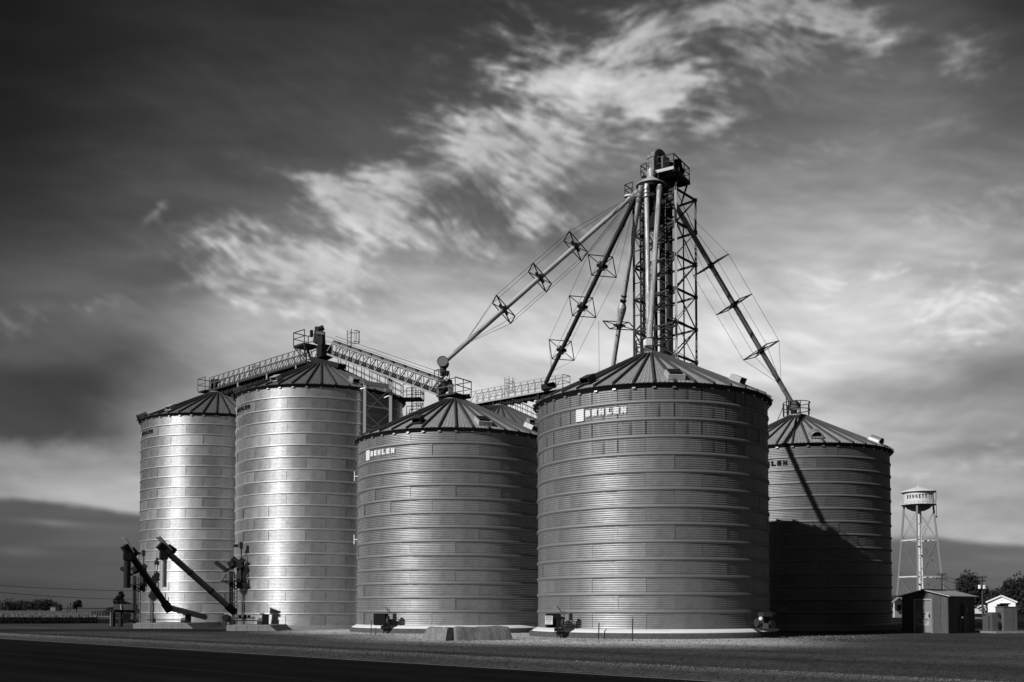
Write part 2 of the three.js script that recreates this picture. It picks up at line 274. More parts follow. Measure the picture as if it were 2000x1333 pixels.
{
  const a = V(Math.SQRT1_2, 0, Math.SQRT1_2), nn = V(-Math.SQRT1_2, 0, Math.SQRT1_2), o = V(12.1, 0, -12.1), pos = [], uv = [], col = [], idx = [], S = [], D = [];
  for (let q = -900; q < -70; q += 12) S.push(q); for (let q = -70; q <= 70; q += 0.35) S.push(q);
  for (let d = 0; d <= 13.5; d += 0.3) D.push(d);
  for (const q of S) D.forEach((d, k) => { const w = k ? d : 0.16 * (fbm(q * 0.5, 3, 4) - 0.5) + 0.1 * (fbm(q * 2.3, 8, 2) - 0.5), p = add(add(o, a, q), nn, w), tr = Math.exp(-(((d - 2.0) / 0.4) ** 2)) + Math.exp(-(((d - 3.8) / 0.4) ** 2)) + Math.exp(-(((d - 7.2) / 0.4) ** 2)) + Math.exp(-(((d - 9) / 0.4) ** 2)); pos.push(p.x, 0.012 + 0.02 * sm(0, 3, d), p.z); uv.push(q / 5, d / 5);
    const dust = sm(0.9, 0, d) * fbm(q * 0.8, d * 3, 3), patch = sm(0.6, 0.64, fbm(q * 0.07 + 5, d * 0.12, 2)), t = (0.0075 + 0.004 * tr + 0.03 * dust - 0.002 * patch) * (0.7 + 0.6 * fbm(q * 0.3, d * 1.2, 4)); col.push(t, t, t); });
  const m = D.length; for (let i = 0; i < S.length - 1; i++) for (let k = 0; k < m - 1; k++) { const p = i * m + k; idx.push(p, p + m, p + 1, p + 1, p + m, p + m + 1); }
  const g = new THREE.BufferGeometry(); g.setAttribute('position', new THREE.Float32BufferAttribute(pos, 3)); g.setAttribute('uv', new THREE.Float32BufferAttribute(uv, 2)); g.setAttribute('color', new THREE.Float32BufferAttribute(col, 3)); g.setIndex(idx); g.computeVertexNormals(); if (g.attributes.normal.getY(5) < 0) { g.setIndex(idx.reverse()); g.computeVertexNormals(); }
  struct('road', g, new THREE.MeshPhysicalMaterial({ vertexColors: true, map: texAsphalt, bumpMap: texAsphalt, bumpScale: 0.006, roughness: 0.95, specularIntensity: 0.06, color: new THREE.Color(1.3, 1.3, 1.3) }));
}
struct('road_marking', strip(0.26, 0.38, 0.03), std(0.2, 0, 0.9, { map: rep(texWear, 3, 3) }));
struct('road_marking', strip(5.6, 5.75, 0.04), std(0.022, 0, 0.9, { map: texAsphalt }));
{
  const quad = (pts, y) => { const g = new THREE.BufferGeometry(); g.setAttribute('position', new THREE.Float32BufferAttribute(pts.flatMap(([x, z]) => [x, y, z]), 3)); g.setAttribute('uv', new THREE.Float32BufferAttribute(pts.flatMap(([x, z]) => [x / 9, z / 9]), 2)); g.setIndex([0, 1, 2, 0, 2, 3]); g.computeVertexNormals(); return g; };
  struct('field', quad([[-70, -140], [-40, -128], [-76, -1200], [-900, -1200]], 0.01), std(0.16, 0, 0.95, { map: texGravel }));
  struct('grass_verge', quad([[-200, -60], [-36, -95], [-44, -126], [-260, -160]], 0.02), std(0.014, 0, 0.95, { map: texGravel }));
  struct('grass', quad([[25, -70], [180, -70], [260, -400], [60, -400]], 0.03), std(0.018, 0, 0.95, { map: texGravel }));
  struct('path', quad([[52, -128], [63, -131], [72, -160], [70, -160]], 0.05), std(0.2, 0, 0.95));
  struct('path', quad([[50, -126.6], [78, -124], [78, -125.2], [50, -128]], 0.046), std(0.14, 0, 0.95));
}
// loose stones on the lot
{
  const g = new THREE.IcosahedronGeometry(1, 0), n = 30000, im = new THREE.InstancedMesh(g, std(1, 0, 0.9), n), m = new THREE.Matrix4(), q = new THREE.Quaternion(), e = new THREE.Euler(), col = new THREE.Color();
  let k = 0;
  while (k < n) {
    const z = -rr(14, 62), x = rr(-0.52, 0.52) * -z, d = -roadDist(x, z);
    if (d < 0.1 + 0.5 * rnd() && (d < -1.1 * rnd() ** 2 || rnd() > 0.4)) continue;
    if (Math.hypot(x - 7.36, z + 53.8) < 6.5 || Math.hypot(x + 3.63, z + 64.1) < 6.5) continue;
    const dens = 0.12 + 0.8 * Math.exp(-(((d - 3) / 0.8) ** 2)) + 0.6 * sm(13, 8, Math.hypot(x - 7.36, z + 53.8));
    if (rnd() > dens) continue;
    const s = 0.008 + 0.016 * rnd() ** 4;
    e.set(rnd() * 6, rnd() * 6, rnd() * 6); q.setFromEuler(e);
    m.compose(V(x, 0.012 + 0.04 * Math.exp(-(((d - 3) / 0.5) ** 2)), z), q, V(s * rr(0.8, 1.6), s * 0.7, s));
    im.setMatrixAt(k, m);
    const ap = sm(14, 8, Math.hypot(x - 7.36, z + 53.8)), t = lerp(lerp(0.04, 0.12, Math.exp(-(((d - 3) / 0.8) ** 2))), 0.22, ap) * rr(0.5, 1.6); im.setColorAt(k, col.setRGB(t, t, t)); k++;
  }
  im.name = 'gravel_stones'; im.userData = { label: 'small loose grey stones scattered over the gravel lot', category: 'gravel', kind: 'stuff' }; scene.add(im);
}

// ---------------------------------------------------------------- grain bins
const R = 6, SHEETS = 14, PANELS = 40, SLOPE = 0.49, R1 = R + 0.22, R0 = 0.66;
function sheetGeo(h, a0, a1, y0 = 0, y1 = h, proud = 0, n = 11, cols = 4, yaw = 0, bulge = 0) {
  const pos = [], nor = [], uv = [], idx = [], rows = n * 6, amp = n < 10 ? 0.012 : 0.0085, m = 0.05, span_ = h - 2 * m;
  for (let j = 0; j <= rows; j++) {
    const y = lerp(y0, y1, j / rows), k = (2 * Math.PI * n) / span_, inside = y > m && y < h - m, r = R + proud + (inside ? amp * Math.cos((y - m) * k) - amp : 0), dr = inside ? -amp * k * Math.sin((y - m) * k) : 0, l = Math.hypot(1, dr);
    for (let i = 0; i <= cols; i++) { const a = lerp(a0, a1, i / cols), e = i / cols - 0.5, q = r + 0.005 * (i / cols) + yaw * e * 2.6 + bulge * Math.cos(Math.PI * e), s = Math.sin(a), c = Math.cos(a), tn = -yaw + (bulge * Math.PI * Math.sin(Math.PI * e)) / 2.6; pos.push(q * s, y, q * c); nor.push((s + tn * c) / l, -dr / l, (c - tn * s) / l); uv.push(a * R, y); }
  }
  for (let j = 0; j < rows; j++) for (let i = 0; i < cols; i++) { const a = j * (cols + 1) + i, b = a + cols + 1; idx.push(a, a + 1, b, a + 1, b + 1, b); }
  const g = new THREE.BufferGeometry(); g.setAttribute('position', new THREE.Float32BufferAttribute(pos, 3)); g.setAttribute('normal', new THREE.Float32BufferAttribute(nor, 3)); g.setAttribute('uv', new THREE.Float32BufferAttribute(uv, 2)); g.setIndex(idx);
  return g;
}
const SA = (2 * Math.PI) / SHEETS;
const lathe = (pts, n = 96) => new THREE.LatheGeometry(pts.map(([r, y]) => new THREE.Vector2(r, y)), n);
const bandGeo = lathe([[R - 0.01, -0.09], [R + 0.058, -0.032], [R + 0.06, -0.016], [R + 0.038, 0.03], [R - 0.01, 0.045]], 112), wideBandGeo = lathe([[R - 0.01, -0.1], [R + 0.05, -0.035], [R + 0.052, -0.018], [R + 0.036, 0.05], [R - 0.01, 0.085]], 112);
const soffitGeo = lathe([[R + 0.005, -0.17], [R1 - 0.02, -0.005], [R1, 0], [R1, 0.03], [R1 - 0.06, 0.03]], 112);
const capGeo = lathe([[0.7, -0.06], [0.74, -0.04], [0.74, 0.1], [0.66, 0.13], [0.3, 0.26], [0, 0.26]], 32);
function panelGeo() {
  const t = [-0.5, -0.42, -0.27, -0.22, -0.17, -0.05, 0, 0.05, 0.17, 0.22, 0.27, 0.42, 0.5], hh = [0, 0, 0, 0.022, 0, 0, 0.022, 0, 0, 0.022, 0, 0, 0], w = (2 * Math.PI) / PANELS, pos = [], uv = [], idx = [];
  [R0, R1].forEach((r, k) => t.forEach((s, i) => { const a = s * w * 0.998; pos.push(r * Math.sin(a), (R1 - r) * SLOPE + hh[i] * (k ? 1 : 0.4), r * Math.cos(a)); uv.push(s, r); }));
  for (let i = 0; i < t.length - 1; i++) { const a = i, b = i + t.length; idx.push(a, b, a + 1, a + 1, b, b + 1); }
  let g = new THREE.BufferGeometry(); g.setAttribute('position', new THREE.Float32BufferAttribute(pos, 3)); g.setAttribute('uv', new THREE.Float32BufferAttribute(uv, 2)); g.setIndex(idx);
  g = g.toNonIndexed(); g.computeVertexNormals(); return g;
}
const roofPanelGeo = panelGeo();
const ribGeo = (() => { const s = new THREE.Shape([[-0.06, 0], [-0.036, 0.12], [0.036, 0.12], [0.06, 0]].map(([x, y]) => new THREE.Vector2(x, y))), l = Math.hypot(R1 + 0.02 - R0, (R1 + 0.02 - R0) * SLOPE), g = new THREE.ExtrudeGeometry(s, { depth: l, bevelEnabled: false }); g.rotateX(Math.atan(SLOPE)); g.translate(0, (R1 - R0) * SLOPE - 0.005, R0); return g; })();
const clipGeo = new THREE.BoxGeometry(0.16, 0.06, 0.07);
const hoodGeo = (() => { const g = new THREE.CylinderGeometry(0.36, 0.36, 0.75, 16, 3, true, -Math.PI / 2, Math.PI).rotateX(-Math.PI / 2), lip = new THREE.TorusGeometry(0.36, 0.03, 5, 16, Math.PI).translate(0, 0, 0.375), back = new THREE.CircleGeometry(0.36, 16, 0, Math.PI).rotateY(Math.PI).translate(0, 0, -0.375), base = new THREE.BoxGeometry(0.8, 0.06, 0.9).translate(0, 0.0, 0.05); return mergeGeometries([g, lip, back, base].map((x) => x.toNonIndexed())); })();
const boxVentGeo = (() => mergeGeometries([new THREE.BoxGeometry(0.66, 0.04, 0.85).translate(0, 0.4, 0), new THREE.BoxGeometry(0.04, 0.4, 0.8).translate(-0.31, 0.19, -0.02), new THREE.BoxGeometry(0.04, 0.4, 0.8).translate(0.31, 0.19, -0.02), new THREE.BoxGeometry(0.66, 0.4, 0.04).translate(0, 0.19, -0.4), new THREE.BoxGeometry(0.8, 0.05, 1).translate(0, 0, 0)].map((x) => x.toNonIndexed())).scale(0.78, 0.7, 0.8))();
const hatchGeo = (() => mergeGeometries([new THREE.BoxGeometry(0.09, 0.24, 0.95).translate(-0.36, 0.06, 0), new THREE.BoxGeometry(0.09, 0.24, 0.95).translate(0.36, 0.06, 0), new THREE.BoxGeometry(0.82, 0.24, 0.09).translate(0, 0.06, 0.46), new THREE.BoxGeometry(0.82, 0.24, 0.09).translate(0, 0.06, -0.46)].map((x) => x.toNonIndexed())))();
const hatchDarkGeo = new THREE.BoxGeometry(0.6, 0.1, 0.72).translate(0, 0.2, -0.05);

function canvasSign(w, h, draw, ppm = 200) { const c = document.createElement('canvas'); c.width = Math.round(w * ppm); c.height = Math.round(h * ppm); const x = c.getContext('2d'); x.clearRect(0, 0, c.width, c.height); draw(x, c.width, c.height); const t = new THREE.CanvasTexture(c); t.colorSpace = THREE.SRGBColorSpace; return t; }
function brandTexture(dark) {
  return canvasSign(2.85, 0.62, (x, w, h) => {
    const ink = dark ? '#0b0b0b' : '#f4f4f4';
    x.fillStyle = ink;
    if (dark) { for (let i = 0; i < 3; i++) for (let j = 0; j < 4; j++) { x.fillStyle = (i + j) % 2 ? '#101010' : '#e0e0e0'; x.fillRect(6 + i * 28, 4 + j * 29, 28, 29); } x.fillStyle = ink; }
    else { x.fillRect(4, 2, 96, h - 4); }
    x.font = '900 82px sans-serif'; x.textBaseline = 'top'; x.lineWidth = dark ? 5 : 9; x.strokeStyle = ink; x.lineJoin = 'miter';
    const dirt = () => { x.globalCompositeOperation = 'destination-out'; for (let i = 0; i < 260; i++) { x.globalAlpha = 0.5; x.fillRect(hash(i, 5) * w, hash(i, 9) * h, 3 + 9 * hash(i, 2), 1 + 2 * hash(i, 3)); } x.globalAlpha = 1; x.globalCompositeOperation = 'source-over'; };
    const word = 'BEHLEN', step = (w - 122) / 6;
    [...word].forEach((ch, i) => { const m = x.measureText(ch).width || 50; x.save(); x.translate(114 + i * step + 4, 8); x.scale((step - (dark ? 16 : 18)) / m, 0.92); x.strokeText(ch, 0, 4); x.fillText(ch, 0, 4); x.restore(); });
    dirt();
  });
}
const brandLight = std(0.8, 0, 0.6, { map: brandTexture(false), transparent: true, alphaTest: 0.5 }), brandDark = std(1, 0, 0.6, { map: brandTexture(true), transparent: true, alphaTest: 0.5 });

const footingMat = std(0.11, 0, 0.95, { map: rep(texConcrete, 30, 1) }), bins = {};
function grainBin(key, label, { waves = 11, x, z, base, ring, rings, mats, band, roofs, phase, sign, vents, wallWhole, stain }) {
  const t = thing('grain_bin', label, 'grain bin', V(x, 0, z), 'corrugated steel grain bins of the elevator'), top = base + ring * rings, o = V(x, 0, z);
  bins[key] = { t, top, base, o, cap: top + (R1 - R0) * SLOPE };
  const local = (m) => { t.add(m); return m; }, mk = (name, g, mat) => { const m = new THREE.Mesh(g, mat); m.name = name; return local(m); };
  mk('foundation', lathe(key === 'D' || key === 'C' ? [[R + 0.34, -0.05], [R + 0.32, base - 0.17], [R + 0.3, base - 0.15], [R + 0.02, base], [R - 0.4, base]] : [[R + 0.3, -0.05], [R + 0.29, base - 0.03], [R + 0.26, base], [R - 0.4, base]], 112), key === 'D' || key === 'C' ? [paleConcrete][0] : concreteSlab);
  if (key === 'D' || key === 'C') mk('footing', lathe([[R + 0.46, -0.05], [R + 0.44, base - 0.19], [R + 0.3, base - 0.175]], 112), footingMat);
  if (wallWhole) { mk('wall', sheetGeo(top - base, 0, 2 * Math.PI, 0, top - base, 0, Math.round((top - base) / 0.074), 64), mats[0]).position.y = base; }
  else {
    const gap = waves < 10 ? 0.0007 : 0.0014, gs = [[-0.011, 0.006], [-0.004, -0.006], [0.005, 0.007], [0.011, -0.004], [0, 0]].map(([yw, bl]) => sheetGeo(ring, -SA / 2 + gap, SA / 2 - gap, 0, ring, 0, waves, 4, yw, bl));
    for (let j = 0; j < rings; j++) for (let i = 0; i < SHEETS; i++) {
      const m = mk('wall_sheet', gs[Math.floor(rnd() * 5)], (stain && j >= rings - 4 && rnd() < [0.6, 0.9, 1, 1][j - rings + 4] ? stained : mats)[Math.floor(rnd() * (stain && j >= rings - 4 ? 3 : mats.length))]);
      m.position.y = base + j * ring; m.rotation.y = phase + (i + (j % 2) * 0.5) * SA;
    }
  }
  for (let j = 1; j < rings; j++) mk('ring_band', waves < 10 ? wideBandGeo : bandGeo, band).position.y = base + j * ring;
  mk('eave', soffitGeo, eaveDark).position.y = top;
  for (let i = 0; i < PANELS; i++) {
    const a = ((i + 0.5) * 2 * Math.PI) / PANELS + phase, p = mk('roof_panel', roofPanelGeo, roofs[Math.floor(rnd() * roofs.length)]); p.position.y = top + 0.03; p.rotation.y = a;
    const q = mk('roof_rib', ribGeo, ribSteel); q.position.y = top + 0.03; q.rotation.y = a + Math.PI / PANELS;
    if (!wallWhole) { const c = mk('eave_clip', clipGeo, galv), b = a + Math.PI / PANELS; c.position.set((R + 0.05) * Math.sin(b), top - 0.165, (R + 0.05) * Math.cos(b)); c.rotation.y = b; }
  }
  mk('roof_cap', capGeo, galvDull).position.y = bins[key].cap + 0.03;
  for (const [deg, r, kind, mat] of vents || []) {
    const a = deg * RAD, y = top + 0.03 + (R1 - r) * SLOPE + 0.1, put = (name, g, m) => { const v = mk(name, g, m); v.position.set(r * Math.sin(a), y, r * Math.cos(a)); v.rotation.set(Math.atan(SLOPE), a, 0, 'YXZ'); return v; };
    if (kind === 'hatch') { put('hatch_frame', hatchGeo, mat || ventGrey); put('hatch_opening', hatchDarkGeo, blackSteel); }
    else put('roof_vent', kind === 'hood' ? hoodGeo : boxVentGeo, mat || galvDull);
  }
  if (sign) {
    const [deg, row, dark] = sign, y0 = 0.12, hh = 0.62, wid = 2.85 / R, a = deg * RAD, g = sheetGeo(ring, a - wid / 2, a + wid / 2, y0, y0 + hh, 0.045, waves, 12), uv = g.attributes.uv;
    for (let i = 0; i < uv.count; i++) uv.setXY(i, (i % 13) / 12, Math.floor(i / 13) / (waves * 6));
    mk('lettering', g, dark ? brandDark : brandLight).position.y = base + row * ring;
  }
  return t;
}
const rowsOld = { waves: 7, mats: aged, band: bandAged, roofs: roofSteel }, rowsNew = { mats: shiny, band: bandShiny, roofs: roofNew };
grainBin('A', 'tall shiny grain bin at the far left of the row', { x: -24.76, z: -85.4, base: 0.25, ring: 0.82, rings: 20, ...rowsNew, phase: 0.11, sign: [-51, 18, true], vents: [[-26, 5.3, 'box', ventGrey], [-64, 5.9, 'hood', darkSteel], [40, 5.3, 'box']] });
grainBin('B', 'tall shiny grain bin carrying the square drive platform, second from left', { x: -14.09, z: -74.8, base: 0.25, ring: 0.816, rings: 20, ...rowsNew, phase: 0.03, sign: [-55, 18, true], vents: [[-24, 5.3, 'box', ventGrey], [-68, 5.9, 'hood', darkSteel], [36, 5.3, 'box']] });
grainBin('C', 'low wide grain bin with white lettering, between the tall shiny bin and the biggest bin', { x: -3.63, z: -64.1, base: 0.45, ring: 0.804, rings: 14, ...rowsOld, phase: 0.07, sign: [-44.3, 12, false], vents: [[-20, 5.3, 'box', darkSteel], [21, 5.4, 'hatch'], [62, 5.3, 'box']] });
grainBin('D', 'nearest and largest looking grain bin with rain stained top rings and white lettering', { x: 7.36, z: -53.8, base: 0.45, ring: 0.825, rings: 14, ...rowsOld, phase: 0.045, sign: [-31.3, 12, false], stain: true, vents: [[-42, 5.4, 'box', darkSteel], [4, 5.5, 'hatch'], [45, 5.3, 'box', galvDull]] });
grainBin('E', 'dull grain bin at the right end, crossed by the shadow of a spout', { x: 19.65, z: -70.15, base: 0.35, ring: 0.819, rings: 14, ...rowsOld, mats: duller, phase: 0.15, sign: [-34, 12, true], vents: [[-3, 5.2, 'hood', galvDull], [48, 5.5, 'hood', galvDull]] });
grainBin('G', 'grain bin of which only the roof shows behind the two lettered bins', { x: -1.1, z: -91, base: 0.35, ring: 0.815, rings: 20, ...rowsNew, phase: 0.1, wallWhole: true, vents: [[30, 5.3, 'box']] });
{
  const bE = bins.E, m = part(bE.t, 'notice_plate', new THREE.BoxGeometry(0.5, 0.42, 0.02), std(0.2, 0, 0.7)), a = -24 * RAD; m.position.set((R + 0.06) * Math.sin(a), 1.35, (R + 0.06) * Math.cos(a)); m.rotation.y = a;
  const bC = bins.C; for (const y of [9.75, 5.75]) { const a2 = -92 * RAD, o = V(Math.sin(a2), 0, Math.cos(a2)); const p0 = add(V(-3.63, y, -64.1), o, R), p1 = add(p0, o, 0.32); bar(bC.t, 'standoff', whitePaint, p0, p1, 0.05); bar(bC.t, 'standoff', whitePaint, add(p1, up, -0.3), add(p1, up, 0.3), 0.05); }
}

// ---------------------------------------------------------------- catwalk between the two tall bins
const ROWU = V(0.709, 0, 0.705), ROWS = V(-0.705, 0, 0.709);       // along the row to the right and nearer; across it to the left and nearer
{
  const A = bins.A.o, B = bins.B.o, fy = 19.78, a = add(V(A.x, fy, A.z), ROWU, -0.5), b = add(V(B.x, fy, B.z), ROWU, -1.1);
  const t = thing('catwalk', 'level railed catwalk spanning from the far left bin to its tall neighbour', 'catwalk', V(A.x, fy, A.z));
  bar(t, 'deck', darkSteel, add(a, up, -0.05), add(b, up, -0.05), 0.95, 0.06);
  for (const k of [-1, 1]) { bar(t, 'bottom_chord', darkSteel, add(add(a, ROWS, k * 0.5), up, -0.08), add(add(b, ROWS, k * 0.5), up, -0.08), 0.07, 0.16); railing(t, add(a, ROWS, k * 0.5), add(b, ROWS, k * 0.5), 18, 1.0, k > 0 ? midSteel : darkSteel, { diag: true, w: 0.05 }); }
  bar(t, 'conveyor_trough', blackSteel, add(a, up, -0.42), add(b, up, -0.42), 0.42, 0.4);
  for (let i = 1; i < 16; i++) bar(t, 'hanger', darkSteel, add(mixv(a, b, i / 16), up, -0.1), add(mixv(a, b, i / 16), up, -0.78), 0.6, 0.07, ROWS);
  for (const s of [0.32, 0.62, 0.9]) for (const k of [-1, 1]) { const p = mixv(a, b, s), r = Math.min(Math.hypot(p.x - A.x, p.z - A.z), Math.hypot(p.x - B.x, p.z - B.z)); bar(t, 'support_leg', galvDull, add(add(p, ROWS, 0.5 * k), up, -0.1), add(add(p, ROWS, 0.5 * k), up, -(fy - bins.A.top) + (R1 - Math.min(r, 6)) * SLOPE), 0.1); }
  ladderCage(t, add(add(mixv(a, b, 0.33), ROWS, -0.6), up, 0.2), 1.3, ROWS.clone().negate(), midSteel);
  // end platform over the far left bin
  const e0 = add(a, ROWU, -0.05), e1 = add(a, ROWU, -1.3);
  bar(t, 'platform', darkSteel, add(e0, up, -0.06), add(e1, up, -0.06), 1.7, 0.08);
  for (const k of [-1, 1]) railing(t, add(e0, ROWS, 0.85 * k), add(e1, ROWS, 0.85 * k), 1, 1.05, midSteel, { w: 0.055 });
  railing(t, add(e1, ROWS, -0.85), add(e1, ROWS, 0.85), 1, 1.05, midSteel, { ends: false, w: 0.055 });
  box(t, 'drive_motor', blackSteel, add(add(a, ROWU, -0.1), up, 0.45), [0.5, 1.0, 0.4], 0.6); rod(t, 'motor_drum', blackSteel, add(add(a, ROWU, 0.1), up, 0.72), add(add(a, ROWU, 0.55), up, 0.72), 0.2);
  bar(t, 'belt_guard', midSteel, add(add(a, ROWU, -0.25), up, 0.05), add(add(a, ROWU, -0.25), up, 1.05), 0.08, 0.3);
  for (const k of [-1, 1]) for (const s of [0.1, -1.1]) bar(t, 'support_leg', darkSteel, add(add(a, ROWU, s), ROWS, k * 0.7), add(add(V(A.x, bins.A.cap + 0.1, A.z), ROWU, s * 0.4), ROWS, k * 0.4), 0.08);
}
// ---------------------------------------------------------------- drive platform over the second tall bin
{
  const c = P(598, 675.5, 75), fy = c.y, t = thing('drive_platform', 'small square railed drive platform at the conveyor peak, dark motor at its right edge', 'platform', c);
  const L = V(c.x - 0.95, fy, c.z), Nn = V(c.x + 0.05, fy, c.z + 0.95), Rr = V(c.x + 0.95, fy, c.z), Fz = V(c.x - 0.05, fy, c.z - 0.95);
  box(t, 'platform', darkSteel, V(c.x, fy - 0.05, c.z), [1.36, 0.08, 1.36], Math.PI / 4);
  for (let k = -2; k <= 2; k++) bar(t, 'joist', midSteel, add(add(c, ROWS, -0.66), ROWU, k * 0.3).setY(fy - 0.14), add(add(c, ROWS, 0.66), ROWU, k * 0.3).setY(fy - 0.14), 0.05, 0.1);
  railing(t, L, Nn, 1, 0.95, darkSteel, { w: 0.055 }); railing(t, L, Fz, 1, 0.95, darkSteel, { w: 0.055 }); railing(t, Fz, Rr, 1, 0.95, darkSteel, { w: 0.055, ends: false });
  for (const q of [L, Nn, Rr, Fz]) { bar(t, 'strut', darkSteel, add(q, up, -0.1), V(lerp(q.x, -14.5, 0.75), 19.3, lerp(q.z, -75.1, 0.75)), 0.07); }
  bar(t, 'strut', darkSteel, add(L, up, -0.1), V(-14.75, 19.75, -74.3), 0.06); bar(t, 'strut', darkSteel, add(Nn, up, -0.1), V(-15.3, 19.75, -75.4), 0.06); bar(t, 'strut', darkSteel, add(Nn, up, -0.1), add(Nn, up, -1.1), 0.06);
  bar(t, 'belt_guard', blackSteel, P(618, 671, 74.4), P(622, 640, 74.4), 0.34, 0.5, V(1, 0, 0.3)); bar(t, 'gearbox', blackSteel, P(628, 690, 74.3), P(627, 648, 74.3), 0.4, 0.5, V(1, 0, 0.3));
  rod(t, 'drive_motor', blackSteel, P(621, 644, 74.2), P(632, 640, 74.2), 0.19); bar(t, 'motor_mount', midSteel, P(617, 650, 74), P(633, 652, 74), 0.06, 0.2);
  bar(t, 'column', darkSteel, P(629, 700, 74.3), P(629, 655, 74.3), 0.14);
  box(t, 'control_box', darkSteel, P(608, 652, 75), [0.18, 0.5, 0.2], 0.7);
}
// ---------------------------------------------------------------- inclined conveyor from the peak down to the low bin
{
  const p0 = P(646, 693, 74.2), p1 = P(866, 774, 65), dir = p1.clone().sub(p0).normalize(), flat = V(dir.x, 0, dir.z).normalize(), side = V(-flat.z, 0, flat.x), H = 0.95;
  const t = thing('truss_conveyor', 'inclined lattice truss conveyor sloping from the peak platform down to the low bin', 'conveyor', mixv(p0, p1, 0.5));
  const n = 15;
  for (const k of [-1, 1]) {
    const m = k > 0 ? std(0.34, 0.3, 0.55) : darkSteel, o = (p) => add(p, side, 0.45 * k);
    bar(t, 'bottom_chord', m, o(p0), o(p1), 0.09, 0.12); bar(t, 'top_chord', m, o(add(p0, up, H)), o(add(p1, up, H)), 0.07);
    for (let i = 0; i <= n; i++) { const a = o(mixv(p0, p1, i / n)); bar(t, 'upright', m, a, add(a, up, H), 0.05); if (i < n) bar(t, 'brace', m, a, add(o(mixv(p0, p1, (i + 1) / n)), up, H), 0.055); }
  }
  for (let i = 0; i <= n; i++) { const a = mixv(p0, p1, i / n); bar(t, 'cross_member', darkSteel, add(a, side, -0.45), add(a, side, 0.45), 0.06, 0.08); }
  bar(t, 'trough', darkSteel, add(p0, up, 0.2), add(p1, up, 0.2), 0.4, 0.2);
  { const len = p0.distanceTo(p1) - 0.6, g = new THREE.CylinderGeometry(0.26, 0.26, len, 14, 1, false, -Math.PI / 2 - 0.15, Math.PI + 0.3), m = part(t, 'belt_cover', g, midSteel, add(add(mixv(p0, p1, 0.5), up, 0.86), side, -0.1)); const y = dir.clone(), z = side.clone().cross(y).normalize(); if (z.y < 0) z.negate(); m.quaternion.setFromRotationMatrix(new THREE.Matrix4().makeBasis(y.clone().cross(z), y, z)); }
  for (let i = 1; i < 10; i++) { const a = add(add(mixv(p0, p1, i / 10), up, 1.1), side, 0.2); bar(t, 'cover_clamp', midSteel, a, add(a, dir, 0.08), 0.3, 0.1); }
  rod(t, 'handline', wireMat, add(add(p0, up, 1.42), side, -0.4), add(add(p1, up, 1.42), side, -0.4), 0.016); rod(t, 'handline', wireMat, add(add(p0, up, 1.3), side, 0.44), add(add(p1, up, 1.3), side, 0.44), 0.014);
  ladderCage(t, add(add(mixv(p0, p1, 0.12), side, -0.55), up, 0.9), 1.35, side.clone().negate(), midSteel);
  // dark transfer housing at the head of the conveyor
  box(t, 'head_housing', blackSteel, P(634, 688, 74.1), [0.9, 0.9, 0.9], 0.6); bar(t, 'head_frame', blackSteel, P(612, 702, 74.6), P(668, 716, 73.4), 0.9, 0.32, ROWS);
}
// support bent under the conveyor
{
  const b0 = P(712.5, 748, 69.8), b1 = P(763, 738, 69.2), t = thing('support_tower', 'two post braced steel bent under the inclined conveyor, between the tall and low bins', 'support tower', V(b0.x, 0, b0.z));
  const g0 = b0.clone().setY(0), g1 = b1.clone().setY(0);
  bar(t, 'post', galv, g0, b0, 0.2, 0.2); bar(t, 'post', galvDull, g1, b1, 0.2, 0.2);
  bar(t, 'beam', darkSteel, b0, P(763, 756, 69.2), 0.22, 0.28); bar(t, 'post', darkSteel, P(761, 755, 69.4), P(761, 733, 69.4), 0.16);
  const at = (g, py, z) => g.clone().setY(P(740, py, z).y);
  for (const [y0, y1] of [[760, 806], [806, 852]]) { bar(t, 'brace', darkSteel, at(g0, y0, 69.8), at(g1, y1, 69.2), 0.05); bar(t, 'brace', darkSteel, at(g0, y1, 69.8), at(g1, y0, 69.2), 0.05); bar(t, 'girt', darkSteel, at(g0, y1 - 14, 69.8), at(g1, y1 - 6, 69.2), 0.09); }
  bar(t, 'outrigger', galv, P(695, 762, 69.9), P(713, 758, 69.7), 0.06); bar(t, 'outrigger', galv, P(748, 778, 69.5), P(763, 772, 69.2), 0.06); box(t, 'floodlight', galvDull, P(757, 763, 69), [0.35, 0.2, 0.25], 0.4);
}
